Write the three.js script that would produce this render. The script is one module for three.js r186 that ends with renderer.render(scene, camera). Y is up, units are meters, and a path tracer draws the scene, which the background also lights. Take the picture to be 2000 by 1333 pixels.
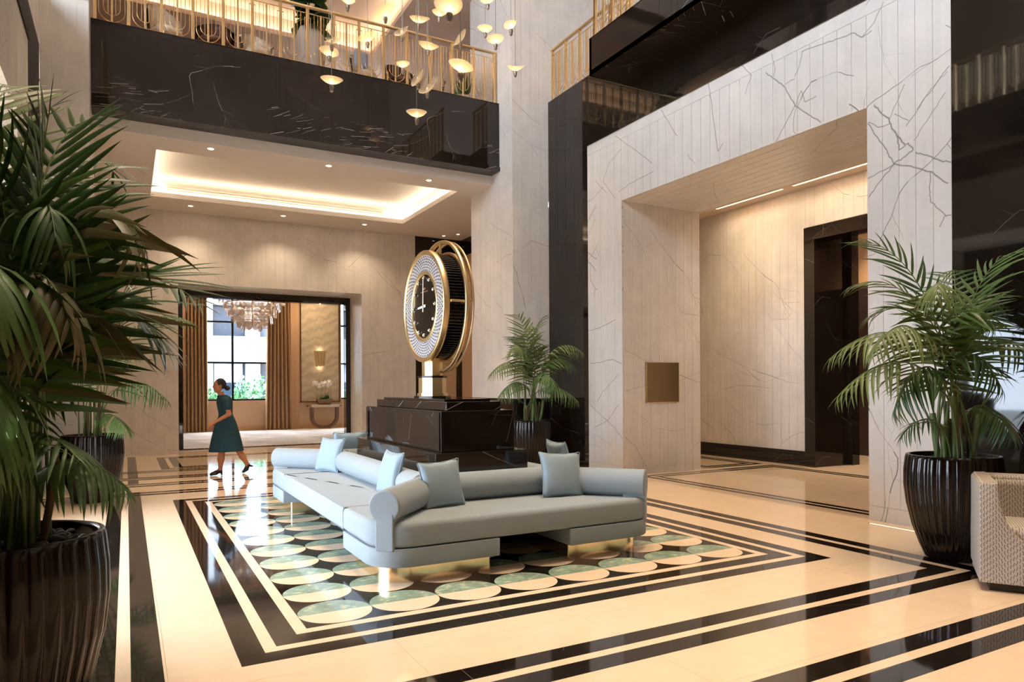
import * as THREE from 'three';
import { RoundedBoxGeometry } from 'three/addons/geometries/RoundedBoxGeometry.js';
import { mergeGeometries, mergeVertices, toCreasedNormals } from 'three/addons/utils/BufferGeometryUtils.js';
import { RectAreaLightUniformsLib } from 'three/addons/lights/RectAreaLightUniformsLib.js';
RectAreaLightUniformsLib.init();

// ------------------------------------------------------------------ camera, sky, exposure
const scene = new THREE.Scene();
const TH = THREE.MathUtils.degToRad(28.68), FOCAL = 1377, HORIZON = 754.2, EYE = 1.5;
const camera = new THREE.PerspectiveCamera(2 * Math.atan(666.5 / FOCAL) * 180 / Math.PI, 2000 / 1333, 0.05, 200);
camera.position.set(0, EYE, 0);
camera.lookAt(Math.sin(TH) * 10, EYE, -Math.cos(TH) * 10);
camera.rotateZ(-0.0058);
camera.setViewOffset(2000, 1333, 0, -(HORIZON - 666.5), 2000, 1333);
scene.background = new THREE.Color(0.72, 0.84, 1.0);           // bright overcast sky
scene.backgroundIntensity = 27;
const renderer = new THREE.WebGLRenderer();
renderer.toneMapping = THREE.LinearToneMapping;
renderer.toneMappingExposure = 0.88;
renderer.shadowMap.enabled = true;
const COVE = new THREE.Color(1.0, 0.81, 0.57), WARM = new THREE.Color(1.0, 0.775, 0.53), WARMER = new THREE.Color(1.0, 0.70, 0.40);
const LUM = { hall: 122, under: 9, cove: 46, coveUp: 32, slot: 20, pendant: 0.17, lounge: 30, chandelier: 0.7, sconce: 0.12, corridor: 11, floorSlot: 4 };

// ------------------------------------------------------------------ helpers
let seed = 7;
const rnd = () => { seed = (seed + 0x6d2b79f5) | 0; let t = Math.imul(seed ^ (seed >>> 15), 1 | seed); t = (t + Math.imul(t ^ (t >>> 7), 61 | t)) ^ t; return ((t ^ (t >>> 14)) >>> 0) / 4294967296; };
const rr = (a, b) => a + (b - a) * rnd();
const V = (x, y, z) => new THREE.Vector3(x, y, z);
const RGT = V(Math.cos(TH), 0, Math.sin(TH)), FWD = V(Math.sin(TH), 0, -Math.cos(TH));
// a place seen in direction (px, py) of a 2000 x 1333 survey photograph, "depth" metres in front of the tripod
function at(px, py, depth) {
  const v = FWD.clone().multiplyScalar(depth).addScaledVector(RGT, (px - 1000) / FOCAL * depth);
  v.y = EYE + (HORIZON - (py + 0.01165 * (px - 1000))) / FOCAL * depth; return v;
}
const used = new Map();
function numbered(n) { const k = used.get(n) ?? 0; used.set(n, k + 1); return k ? n + '_' + String(k).padStart(3, '0') : n; }
function boxUV(g) {                                                // uv in metres, from the side each face looks to
  g = g.index ? g.toNonIndexed() : g;
  const p = g.attributes.position, n = g.attributes.normal, uv = new Float32Array(p.count * 2);
  for (let i = 0; i < p.count; i += 3) {
    let ax = 0, ay = 0, az = 0;
    for (let k = 0; k < 3; k++) { ax += Math.abs(n.getX(i + k)); ay += Math.abs(n.getY(i + k)); az += Math.abs(n.getZ(i + k)); }
    for (let k = 0; k < 3; k++) {
      const x = p.getX(i + k), y = p.getY(i + k), z = p.getZ(i + k), j = (i + k) * 2;
      if (ax >= ay && ax >= az) { uv[j] = z; uv[j + 1] = y; } else if (ay >= az) { uv[j] = x; uv[j + 1] = z; } else { uv[j] = x; uv[j + 1] = y; }
    }
  }
  g.setAttribute('uv', new THREE.BufferAttribute(uv, 2)); return g;
}
function bx(x0, x1, y0, y1, z0, z1) {
  const g = new THREE.BoxGeometry(Math.abs(x1 - x0), Math.abs(y1 - y0), Math.abs(z1 - z0)); g.translate((x0 + x1) / 2, (y0 + y1) / 2, (z0 + z1) / 2); return boxUV(g);
}
function rbx(x0, x1, y0, y1, z0, z1, r = 0.01, seg = 1) {
  const g = new RoundedBoxGeometry(Math.abs(x1 - x0), Math.abs(y1 - y0), Math.abs(z1 - z0), seg, r); g.translate((x0 + x1) / 2, (y0 + y1) / 2, (z0 + z1) / 2); return boxUV(g);
}
const cyl = (r0, r1, h, x, y, z, seg = 24) => { const g = new THREE.CylinderGeometry(r1, r0, h, seg); g.translate(x, y + h / 2, z); return g; };
const lathe = (pts, seg = 48) => new THREE.LatheGeometry(pts.map(([r, y]) => new THREE.Vector2(r, y)), seg);
const curve = (pts) => new THREE.CatmullRomCurve3(pts.map((p) => (p.isVector3 ? p : V(...p))));
const tube = (pts, r, n = 16, k = 6) => new THREE.TubeGeometry(curve(pts), n, r, k, false);
const join = (list) => { const l = list.map((g) => { g = g.index ? g.toNonIndexed() : g.clone(); for (const a of Object.keys(g.attributes)) if (!['position', 'normal', 'uv'].includes(a)) g.deleteAttribute(a); if (!g.attributes.uv) g.setAttribute('uv', new THREE.BufferAttribute(new Float32Array(g.attributes.position.count * 2), 2)); return g; }); return mergeGeometries(l); };
function part(name, geo, mat, parent, label) {
  const m = new THREE.Mesh(Array.isArray(geo) ? join(geo) : geo, mat); m.name = parent && parent !== scene ? name : numbered(name);
  m.castShadow = m.receiveShadow = true; (parent ?? scene).add(m); if (label) m.userData.label = label; return m;
}
function tag(o, label, category, group, kind) { if (label) o.userData.label = label; if (category) o.userData.category = category; if (group) o.userData.group = group; if (kind) o.userData.kind = kind; return o; }
function thing(name, label, category, pos = [0, 0, 0], turn = 0, group) { const o = new THREE.Group(); o.name = numbered(name); o.position.set(...pos); o.rotation.y = turn; scene.add(o); return tag(o, label, category, group); }
function struct(name, geo, mat, label, category) { const m = part(name, geo, mat, scene); return tag(m, label, category, null, 'structure'); }
const shadowed = (l) => { if (!l.isRectAreaLight) { l.castShadow = true; l.shadow.mapSize.set(512, 512); l.shadow.bias = -0.0005; } return l; };
function areaLight(parent, w, h, lum, col, pos, look) { const l = new THREE.RectAreaLight(col, lum, w, h); l.position.set(...pos); parent.add(l); const wp = V(...look); l.lookAt(wp); return l; }

// ------------------------------------------------------------------ textures (computed)
function vnoise(n, s) { const r = []; let sd = s; const f = () => { sd = (sd * 1664525 + 1013904223) >>> 0; return sd / 4294967296; }; for (let i = 0; i < n * n; i++) r.push(f()); return (x, y) => { x = ((x % n) + n) % n; y = ((y % n) + n) % n; const i = Math.floor(x), j = Math.floor(y), u = x - i, v = y - j, a = u * u * (3 - 2 * u), b = v * v * (3 - 2 * v), i1 = (i + 1) % n, j1 = (j + 1) % n; return (r[j * n + i] * (1 - a) + r[j * n + i1] * a) * (1 - b) + (r[j1 * n + i] * (1 - a) + r[j1 * n + i1] * a) * b; }; }
function paint(w, h, pixel, draw, srgb = true) {
  const c = document.createElement('canvas'); c.width = w; c.height = h; const g = c.getContext('2d'); const im = g.createImageData(w, h);
  for (let y = 0; y < h; y++) for (let x = 0; x < w; x++) { const p = pixel(x / w, y / h), i = (y * w + x) * 4; im.data[i] = p[0]; im.data[i + 1] = p[1]; im.data[i + 2] = p[2]; im.data[i + 3] = 255; }
  g.putImageData(im, 0, 0); if (draw) draw(g, w, h);
  const t = new THREE.CanvasTexture(c); t.wrapS = t.wrapT = THREE.RepeatWrapping; t.magFilter = THREE.LinearFilter; if (srgb) t.colorSpace = THREE.SRGBColorSpace; return t;
}
const scaled = (t, sx, sy, ox = 0, oy = 0) => { const c = t.clone(); c.repeat.set(1 / sx, 1 / sy); c.offset.set(ox, oy); c.needsUpdate = true; return c; };
function strokeWrapped(g, w, h, pts, lw, style) {
  g.strokeStyle = style; g.lineWidth = lw; g.lineCap = 'round'; g.lineJoin = 'round';
  for (const ox of [-w, 0, w]) for (const oy of [-h, 0, h]) { g.beginPath(); pts.forEach(([x, y], i) => (i ? g.lineTo(x + ox, y + oy) : g.moveTo(x + ox, y + oy))); g.stroke(); }
}
function vein(g, w, h, x, y, a, len, lw, col, al, wob, branch = 2) {
  let run = 0, pts = [[x, y]];
  while (run < len) {
    const s = rr(8, 26); run += s; a += rr(-wob, wob); if (rnd() < 0.06) a += rr(-0.9, 0.9);
    x += Math.cos(a) * s; y += Math.sin(a) * s; pts.push([x, y]);
    if (pts.length > 3 && rnd() < 0.3) { strokeWrapped(g, w, h, pts, lw * rr(0.45, 1.2), `rgba(${col},${al * rr(0.35, 1)})`); pts = [pts[pts.length - 1]]; }
    if (branch > 0 && rnd() < 0.07) vein(g, w, h, x, y, a + (rnd() < 0.5 ? -1 : 1) * rr(0.5, 1.3), len * rr(0.15, 0.4), lw * 0.65, col, al * 0.75, wob, branch - 1);
  }
  if (pts.length > 1) strokeWrapped(g, w, h, pts, lw * 0.5, `rgba(${col},${al * 0.5})`);
}
const n8 = vnoise(8, 11), n32 = vnoise(32, 5), n128 = vnoise(128, 9), n64 = vnoise(64, 21);
// traced veins of the right wall: width, then z, y in metres
const WALL_VEINS = [[3,-4.86,4.55,-4.78,4.44,-4.69,4.34,-4.66,4.23,-4.59,4.12,-4.52,4.02], [2.2,-4.94,4.38,-4.84,4.21,-4.75,4.07,-4.7,3.97,-4.64,3.85], [1.6,-4.93,4.39,-4.8,4.29,-4.69,4.29], [2.4,-4.64,3.85,-4.52,3.89,-4.43,3.94,-4.48,4.02,-4.58,3.98,-4.6,4.13], [2.6,-4.64,3.85,-4.42,3.75,-4.25,3.66,-4.16,3.57,-4.08,3.5], [2.4,-4.4,3.9,-4.29,3.84,-4.16,3.75,-4.05,3.7], [2,-4.64,3.84,-4.78,3.72,-4.93,3.56], [1.8,-4.64,3.84,-4.78,3.81,-4.94,3.77], [1.6,-4.5,4.21,-4.35,4.37,-4.2,4.52,-4.06,4.66], [1.4,-4.42,4.03,-4.25,4.23,-4.1,4.41], [1.2,-4.39,4.34,-4.24,4.5,-4.08,4.61], [1.8,-4.25,3.66,-4.26,3.47,-4.25,3.35,-4.1,3.18,-4.16,3.08], [1.6,-4.1,3.18,-4.04,3.17], [1.4,-4.69,4.34,-4.58,4.53,-4.52,4.65], [1.3,-4.63,4.38,-4.48,4.26], [2.2,-5.79,5.53,-5.52,5.5,-5.29,5.47,-5.1,5.45,-5.0,5.36,-4.89,5.38], [1.6,-5.0,5.36,-4.86,5.45,-4.75,5.63], [1.6,-5.79,5.53,-5.83,5.38,-5.9,5.27], [2.4,-6.34,5.49,-6.16,5.31,-6.04,5.18,-5.9,4.91,-5.79,4.81,-5.68,4.72,-5.54,4.59], [2,-5.9,4.91,-6.07,4.71,-6.2,4.55], [1.8,-5.9,4.91,-5.81,5.06,-5.76,4.91,-5.6,4.92], [1.6,-6.25,5.7,-6.2,5.49,-6.22,5.39], [1.4,-6.04,5.23,-5.9,5.25], [1.8,-8.36,5.71,-8.19,5.47,-8.0,5.2], [2.2,-7.36,5.75,-7.3,5.47,-7.24,5.06,-7.18,4.73,-7.09,4.81], [1.6,-6.74,5.74,-6.58,5.55,-6.69,5.35], [1.6,-9.52,5.68,-9.11,5.38,-8.57,4.95], [1.8,-9.43,4.71,-9.11,4.78,-8.54,4.82], [1.6,-9.35,5.42,-9.69,5.27,-9.86,5.0,-9.52,4.63], [1.4,-10.09,5.08,-9.77,4.79], [1.4,-7.79,4.86,-7.63,4.68], [1.8,-10.33,2.47,-9.98,2.5,-9.53,2.6], [1.8,-10.29,1.89,-9.94,1.9,-9.65,1.94,-9.37,1.86], [1.6,-9.45,1.69,-9.89,1.4,-10.07,1.22], [1.8,-10.29,1.17,-9.94,0.97,-9.61,0.81,-9.37,0.62], [1.6,-10.15,0.76,-9.77,0.9,-9.45,1.18]];
// ivory marble, 6 m a side
const TX = {};
TX.ivory = paint(2048, 2048, (u, v) => {
  const a = n8(u * 8, v * 8) - 0.5, b = n32(u * 32, v * 32) - 0.5, s = n128(u * 128, v * 8) - 0.5, f = n128(u * 128, v * 128) - 0.5, k = 1 + 0.05 * a + 0.035 * b + 0.03 * s + 0.015 * f;
  return [222 * k, 215 * k - 1.5 * b, 207 * k - 3 * b];
}, (g, w, h) => {
  for (let i = 0; i < 22; i++) vein(g, w, h, rr(0, w), rr(0, h), rr(0, 6.3), rr(200, 900), rr(4, 10), '170,160,150', 0.09, 0.25, 0);
  for (let i = 0; i < 8; i++) vein(g, w, h, rr(0, w), rr(0, h), (rnd() < 0.5 ? 0.75 : -0.6) + rr(-0.4, 0.4) + (rnd() < 0.5 ? Math.PI : 0), rr(280, 900), rr(1.8, 3.6), '78,70,64', 0.85, 0.2, 2);
  for (let i = 0; i < 16; i++) vein(g, w, h, rr(0, w), rr(0, h), rr(0, 6.3), rr(100, 420), rr(1.0, 1.8), '110,96,84', 0.7, 0.3, 1);
  for (const [lw, ...q] of WALL_VEINS) { const pts = []; for (let i = 0; i < q.length; i += 2) { if (i) { const n = 5; for (let k = 1; k < n; k++) pts.push([(q[i - 2] + (q[i] - q[i - 2]) * k / n + rr(-0.008, 0.008)), (q[i - 1] + (q[i + 1] - q[i - 1]) * k / n + rr(-0.008, 0.008))]); } pts.push([q[i], q[i + 1]]); } const W = pts.map(([z, y]) => [(z / 6 + 2) * w, (1 - y / 6) * h]); strokeWrapped(g, w, h, W, lw * 0.95, 'rgba(84,80,80,0.8)'); strokeWrapped(g, w, h, W, lw * 3.2, 'rgba(120,116,114,0.16)'); }
});
TX.ivory2 = paint(2048, 2048, (u, v) => {
  const a = n8(u * 8, v * 8) - 0.5, b = n32(u * 32, v * 32) - 0.5, s = n128(u * 128, v * 8) - 0.5, f = n128(u * 128, v * 128) - 0.5, k = 1 + 0.06 * a + 0.05 * b + 0.035 * s + 0.02 * f;
  return [222 * k, 215 * k - 1.5 * b, 207 * k - 3 * b];
}, (g, w, h) => {
  for (let i = 0; i < 26; i++) vein(g, w, h, rr(0, w), rr(0, h), 0.7 + rr(-0.35, 0.35), rr(200, 700), rr(4, 9), '170,160,150', 0.1, 0.2, 0);
  for (let i = 0; i < 22; i++) vein(g, w, h, rr(0, w), rr(0, h), (rnd() < 0.72 ? 0.7 : -0.7) + rr(-0.25, 0.25), rr(160, 620), rr(1.5, 2.9), '92,82,74', 0.75, 0.12, 2);
  for (let i = 0; i < 26; i++) vein(g, w, h, rr(0, w), rr(0, h), 0.65 + rr(-0.4, 0.4), rr(80, 320), rr(0.9, 1.5), '128,114,102', 0.5, 0.2, 1);
});
// black marble with white splinters, 4 m a side
const blackVeins = (g, w, h) => {
  for (let i = 0; i < 10; i++) { let x = rr(0, w), y = rr(0, h); const a = rr(-0.9, 0.6); const n = Math.floor(rr(10, 26)); for (let k = 0; k < n; k++) { const px = x + rr(-330, 330), py = y + rr(-130, 130), l = rr(25, 150), t = a + rr(-0.16, 0.16); strokeWrapped(g, w, h, [[px, py], [px + Math.cos(t) * l, py + Math.sin(t) * l]], rr(1.3, 3.2), `rgba(232,224,214,${rr(0.25, 0.85)})`); } }
  for (let i = 0; i < 9; i++) vein(g, w, h, rr(0, w), rr(0, h), rr(0, 6.3), rr(250, 900), rr(1.6, 3.4), '230,222,214', 0.75, 0.16, 1);
};
TX.black = paint(2048, 2048, (u, v) => { const a = n8(u * 8, v * 8), b = n32(u * 32, v * 32), k = 0.75 + 0.35 * a + 0.2 * b; return [33 * k, 26 * k, 22 * k]; }, blackVeins);
TX.blackCalm = paint(1024, 1024, (u, v) => { const a = n8(u * 8, v * 8), b = n32(u * 32, v * 32), k = 0.75 + 0.35 * a + 0.2 * b; return [31 * k, 25 * k, 21 * k]; }, (g, w, h) => { for (let i = 0; i < 9; i++) vein(g, w, h, rr(0, w), rr(0, h), rr(0, 6.3), rr(100, 480), rr(0.9, 2.0), '214,206,198', 0.7, 0.13, 1); });
TX.cream = paint(1024, 1024, (u, v) => { const a = n8(u * 8, v * 8) - 0.5, b = n32(u * 32, v * 32) - 0.5, k = 1 + 0.025 * a + 0.02 * b; return [238 * k, 211 * k, 180 * k]; }, (g, w, h) => { for (let i = 0; i < 12; i++) vein(g, w, h, rr(0, w), rr(0, h), rr(-0.3, 0.3), rr(100, 400), rr(1, 3), '205,182,150', 0.22, 0.2, 1); });
TX.green = paint(512, 512, (u, v) => { const a = n8(u * 8, v * 8), b = n32(u * 32, v * 32), c = n128(u * 128, v * 128), m = 0.45 * a + 0.3 * b + 0.25 * c, k = 0.74 + 0.46 * m, r = Math.max(0, b - 0.66) * 160; return [150 * k + r, 174 * k + r * 0.4, 156 * k]; }, (g, w, h) => { for (let i = 0; i < 18; i++) vein(g, w, h, rr(0, w), rr(0, h), rr(0, 6.3), rr(60, 200), rr(0.6, 1.6), '205,222,205', 0.4, 0.4, 1); for (let i = 0; i < 10; i++) vein(g, w, h, rr(0, w), rr(0, h), rr(0, 6.3), rr(40, 160), rr(0.8, 2), '70,60,50', 0.45, 0.5, 1); });
TX.weave = paint(256, 256, (u, v) => { const k = 214 + 34 * (n64(u * 64, v * 64) - 0.5) + 14 * ((Math.floor(u * 128) + Math.floor(v * 128)) % 2); return [k, k, k]; }, null, false);
TX.wavy = paint(512, 512, (u, v) => {
  const s = (u * 24 + 0.16 * Math.sin(v * Math.PI * 2 * 10 + Math.floor(u * 24) * 1.7)) % 1, dash = Math.sin(v * Math.PI * 2 * 10 + Math.floor(u * 24) * 2.4), d = Math.abs(s - 0.5) < 0.14 && dash > -0.75 ? 1 : 0, k = 0.96 + 0.08 * n64(u * 64, v * 64);
  return d ? [112 * k, 101 * k, 92 * k] : [196 * k, 186 * k, 174 * k];
});
TX.carpet = paint(512, 512, (u, v) => { const a = n8(u * 8, v * 4), b = n32(u * 32, v * 16), c = n128(u * 128, v * 128), k = 0.86 + 0.22 * a + 0.06 * b + 0.1 * (c - 0.5); return [214 * k, 212 * k, 210 * k]; });
TX.pleat = paint(256, 256, (u, v) => { const k = 0.93 + 0.1 * n128(u * 128, v * 6) + 0.04 * n128(u * 128, v * 128); return [184 * k, 150 * k, 112 * k]; });
TX.shell = paint(512, 512, (u, v) => { const a = n8(u * 8, v * 8), s = Math.sin((u * 14 + v * 30 + 4 * a)), k = 0.92 + 0.05 * s + 0.07 * n32(u * 32, v * 32); return [196 * k, 178 * k, 148 * k]; });

// ------------------------------------------------------------------ materials
const std = (o) => new THREE.MeshStandardMaterial(o), phy = (o) => new THREE.MeshPhysicalMaterial(o);
const M = {
  ivory: std({ map: scaled(TX.ivory, 6, 6), roughness: 0.3 }),
  ivoryB: std({ map: scaled(TX.ivory2, 6, 6, 0.37, 0.21), roughness: 0.3 }),
  ivoryC: std({ map: scaled(TX.ivory2, 6, 6, 0.11, 0.63), roughness: 0.3 }),
  joint: std({ color: '#efe7da', roughness: 0.45 }),
  jointDark: std({ color: '#aaa39b', roughness: 0.6 }),
  black: std({ map: scaled(TX.black, 4, 4), roughness: 0.035 }),
  blackSatin: phy({ map: scaled(TX.black, 4, 4), roughness: 0.5, specularIntensity: 0.35 }),
  blackB: std({ map: scaled(TX.blackCalm, 2.9, 2.9, 0.31, 0.17), roughness: 0.035 }),
  cream: std({ map: scaled(TX.cream, 2.4, 2.4), roughness: 0.07 }),
  creamInlay: std({ map: scaled(TX.cream, 3.3, 3.3, 0.4, 0.3), roughness: 0.07 }),
  green: std({ map: scaled(TX.green, 1.1, 1.1), roughness: 0.09 }),
  blackInlay: std({ map: scaled(TX.blackCalm, 3.3, 3.3, 0.5, 0.1), roughness: 0.05 }),
  grout: std({ color: '#a8947a', roughness: 0.6 }),
  plaster: std({ color: '#e6e0db', roughness: 0.85 }),
  plasterWarm: std({ color: '#d9c6b6', roughness: 0.85 }),
  gold: std({ color: new THREE.Color(0.80, 0.56, 0.27), metalness: 1, roughness: 0.24 }),
  goldSatin: std({ color: new THREE.Color(0.74, 0.55, 0.30), metalness: 1, roughness: 0.36 }),
  brass: std({ color: new THREE.Color(0.80, 0.63, 0.34), metalness: 1, roughness: 0.36 }),
  champagne: std({ color: new THREE.Color(0.88, 0.72, 0.48), metalness: 1, roughness: 0.2 }),
  bronze: std({ color: new THREE.Color(0.30, 0.20, 0.10), metalness: 1, roughness: 0.3 }),
  velvet: phy({ color: new THREE.Color(0.292, 0.336, 0.362), roughness: 0.9, sheen: 0.5, sheenColor: new THREE.Color(0.65, 0.72, 0.78), sheenRoughness: 0.4, bumpMap: scaled(TX.weave, 0.25, 0.25), bumpScale: 0.0006 }),
  cushion: phy({ color: new THREE.Color(0.285, 0.37, 0.425), roughness: 0.75, sheen: 0.7, sheenColor: new THREE.Color(0.7, 0.8, 0.86), sheenRoughness: 0.35 }),
  chairFabric: std({ map: scaled(TX.wavy, 0.42, 0.42), roughness: 0.9 }),
  chairPlain: std({ color: '#b5a594', roughness: 0.9 }),
  darkPaint: std({ color: '#17110f', roughness: 0.25 }),
  darkWood: std({ color: '#2a1a14', roughness: 0.35 }),
  pot: std({ color: '#1d1512', roughness: 0.2, metalness: 0.35 }),
  soil: std({ color: '#1a1411', roughness: 0.9 }),
  pebble: std({ color: '#2b2523', roughness: 0.55 }),
  leaf: phy({ color: new THREE.Color(0.070, 0.150, 0.030), roughness: 0.42, transmission: 0.16, thickness: 0, side: THREE.DoubleSide }),
  leafDark: phy({ color: new THREE.Color(0.042, 0.105, 0.026), roughness: 0.4, transmission: 0.14, thickness: 0, side: THREE.DoubleSide }),
  leafYellow: phy({ color: new THREE.Color(0.13, 0.185, 0.04), roughness: 0.45, transmission: 0.2, thickness: 0, side: THREE.DoubleSide }),
  leafDry: phy({ color: new THREE.Color(0.36, 0.27, 0.13), roughness: 0.6, transmission: 0.2, thickness: 0, side: THREE.DoubleSide }),
  leafBronze: phy({ color: new THREE.Color(0.105, 0.095, 0.036), roughness: 0.42, transmission: 0.14, thickness: 0, side: THREE.DoubleSide }),
  stem: std({ color: new THREE.Color(0.11, 0.17, 0.045), roughness: 0.5 }),
  stemBrown: std({ color: new THREE.Color(0.10, 0.065, 0.035), roughness: 0.8 }),
  pane: phy({ color: '#ffffff', transmission: 1, thickness: 0, roughness: 0.0 }),
  mullion: std({ color: '#15171c', roughness: 0.4, metalness: 0.4 }),
  beigeWall: std({ color: '#c9a888', roughness: 0.7 }),
  beigePanel: std({ color: '#bd9670', roughness: 0.6 }),
  carpet: std({ map: scaled(TX.carpet, 4, 4), roughness: 1 }),
  curtain: std({ map: scaled(TX.pleat, 1.2, 1.2), roughness: 0.85, side: THREE.DoubleSide }),
  shellPanel: std({ map: scaled(TX.shell, 1.6, 1.6), roughness: 0.42 }),
  facade: std({ color: '#828587', roughness: 0.8 }),
  facadeGlass: std({ color: '#26323f', roughness: 0.1, metalness: 0.2 }),
  asphalt: std({ color: '#8d8c88', roughness: 0.9 }),
  hedge: std({ color: new THREE.Color(0.10, 0.26, 0.10), roughness: 0.8 }),
  white: std({ color: '#efeae2', roughness: 0.5 }),
  silver: std({ color: '#e6e2dc', metalness: 0.9, roughness: 0.18 }),
  creamFabric: std({ color: '#d9c5ab', roughness: 0.9 }),
  brownLeather: std({ color: '#4a2410', roughness: 0.45 }),
  blueFabric: std({ color: '#a9b2c8', roughness: 0.9 }),
  stoneVase: std({ color: '#b9aea2', roughness: 0.55 }),
  glow: std({ color: '#000000', emissive: new THREE.Color(1, 0.80, 0.55), emissiveIntensity: 5 }),
  spot: std({ color: '#000000', emissive: new THREE.Color(1, 0.88, 0.72), emissiveIntensity: 9 }),
};

// ------------------------------------------------------------------ floor
const floor = struct('floor', bx(-4.5, 15, -0.3, -0.012, -18.86, 6), M.grout, 'polished cream marble floor with black and green inlay bands', 'floor');
{
  // cream slabs, laid as far as they can be told apart
  const variants = []; for (let k = 0; k < 8; k++) { const g = new THREE.BoxGeometry(1.1985, 0.013, 1.1985); g.translate(0, -0.0065, 0); const q = boxUV(g), uv = q.attributes.uv; const ox = rr(0, 2.4), oy = rr(0, 2.4); for (let i = 0; i < uv.count; i++) uv.setXY(i, uv.getX(i) + ox, uv.getY(i) + oy); variants.push(q); }
  for (let i = 0; i < 9; i++) for (let j = 0; j < 19; j++) { const m = part('floor_slab', variants[Math.floor(rnd() * 8)], M.cream, floor); m.position.set(-0.42 + i * 1.2, 0, 4.0 - j * 1.2); }
  for (let i = 0; i < 4; i++) for (let j = 0; j < 8; j++) { const m = part('floor_slab', variants[(i * 3 + j) % 8], M.cream, floor); m.position.set(10.38 + i * 1.2, 0, -3.2 - j * 1.2); }
  part('far_slabs', [bx(-4.5, -1.02, -0.013, 0, -12, 6), bx(9.78, 15, -0.013, 0, -2.6, 6), bx(9.78, 15, -0.013, 0, -18.8, -12.2)], M.cream, floor);
}
const INL = 0.0006;
function inlay(name, x0, x1, z0, z1, mat, top = INL) { return part(name, bx(Math.min(x0, x1), Math.max(x0, x1), -0.008, top, Math.min(z0, z1), Math.max(z0, z1)), mat, floor); }
function band(x0, x1, z0, z1, mat = M.blackInlay, along = 'x', piece = 1.45) {               // a straight band cut into slabs
  const L = along === 'x' ? x1 - x0 : z1 - z0, n = Math.max(1, Math.round(Math.abs(L) / piece)), g = 0.0007;
  for (let k = 0; k < n; k++) { const a = k / n, b = (k + 1) / n; if (along === 'x') inlay('inlay_band', x0 + L * a + g, x0 + L * b - g, z0, z1, mat); else inlay('inlay_band', x0, x1, z0 + L * a + g, z0 + L * b - g, mat); }
}
function frame(x0, x1, z0, z1, w, mat) {                                                     // z0 far, z1 near; four mitre-less sides
  band(x0, x1, z1 - w, z1, mat, 'x'); band(x0, x1, z0, z0 + w, mat, 'x'); band(x0, x0 + w, z0 + w, z1 - w, mat, 'z'); band(x1 - w, x1, z0 + w, z1 - w, mat, 'z');
}
// inner carpet-like field
const RX0 = 0.535, RX1 = 5.325, RZ0 = -10.43, RZ1 = -4.015;
frame(RX0, RX1, RZ0, RZ1, 0.145, M.blackInlay);
frame(RX0 + 0.145, RX1 - 0.145, RZ0 + 0.145, RZ1 - 0.145, 0.073, M.creamInlay);
frame(RX0 + 0.218, RX1 - 0.218, RZ0 + 0.218, RZ1 - 0.218, 0.145, M.blackInlay);
frame(RX0 + 0.363, RX1 - 0.363, RZ0 + 0.363, RZ1 - 0.363, 0.075, M.creamInlay);
{
  const x0 = RX0 + 0.438, x1 = RX1 - 0.438, z0 = RZ0 + 0.438, z1 = RZ1 - 0.438, nx = 8, nz = 11, dx = (x1 - x0) / nx, dz = (z1 - z0) / nz, r = dx / 2 - 0.002;
  inlay('inlay_field', x0, x1, z0, z1, M.blackInlay, 0.0004);
  const halves = [0, 1].map((side) => [0, 1, 2, 3, 4, 5].map((v) => {
    const s = new THREE.Shape(); s.absarc(0, 0, r, 0, Math.PI, false); s.closePath();
    const g = new THREE.ExtrudeGeometry(s, { depth: 0.006, bevelEnabled: false, curveSegments: 18 }); g.rotateX(-Math.PI / 2); if (side) g.rotateY(Math.PI); g.translate(0, -0.005, 0);
    const q = boxUV(g), uv = q.attributes.uv, a = v * 1.3; for (let i = 0; i < uv.count; i++) uv.setXY(i, uv.getX(i) + a, uv.getY(i) + a * 0.7); return q;
  }));
  for (let i = 0; i < nx; i++) for (let j = 0; j < nz; j++) {
    const cx = x0 + dx * (i + 0.5), cz = z1 - dz * (j + 0.5);
    const a = part('green_half_disc', halves[0][(i * 5 + j * 3) % 6], M.green, floor), b = part('cream_half_disc', halves[1][(i * 2 + j) % 6], M.creamInlay, floor);
    a.position.set(cx, 0, cz); b.position.set(cx, 0, cz);
  }
}
// great frame round the field
const GX0 = -0.208, GX1 = 6.066;
for (const [a, b] of [[-0.208, -0.06], [0.013, 0.165]]) { band(a, b, -11.47, a < -0.1 ? -3.04 : -3.259, M.blackInlay, 'z'); for (const [z0, z1] of [[-12.95, -12.49], [-17.4, -13.32]]) band(a, b, z0, z1, M.blackInlay, 'z'); }
for (const [a, b, zn] of [[5.918, 6.066, -3.04], [5.693, 5.845, -3.259]]) { band(a, b, -11.47, zn, M.blackInlay, 'z'); band(a, b, -12.95, -12.49, M.blackInlay, 'z'); band(a, b, -17.4, -13.32, M.blackInlay, 'z'); }
band(GX0 + 0.148, GX1 - 0.148, -3.188, -3.04); band(0.165, 5.693, -3.407, -3.259);
for (const z of [-11.07, -12.08, -12.95, -13.97]) { band(-1.0, 7.15, z - 0.148, z); band(-1.0, 7.15, z - 0.37, z - 0.222); }
band(-1.0, 7.15, -2.32, -2.171); band(-1.0, 7.15, -2.545, -2.396);
frame(0.555, 5.3, -16.95, -14.45, 0.148, M.blackInlay); frame(0.777, 5.078, -16.728, -14.672, 0.148, M.blackInlay);
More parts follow.
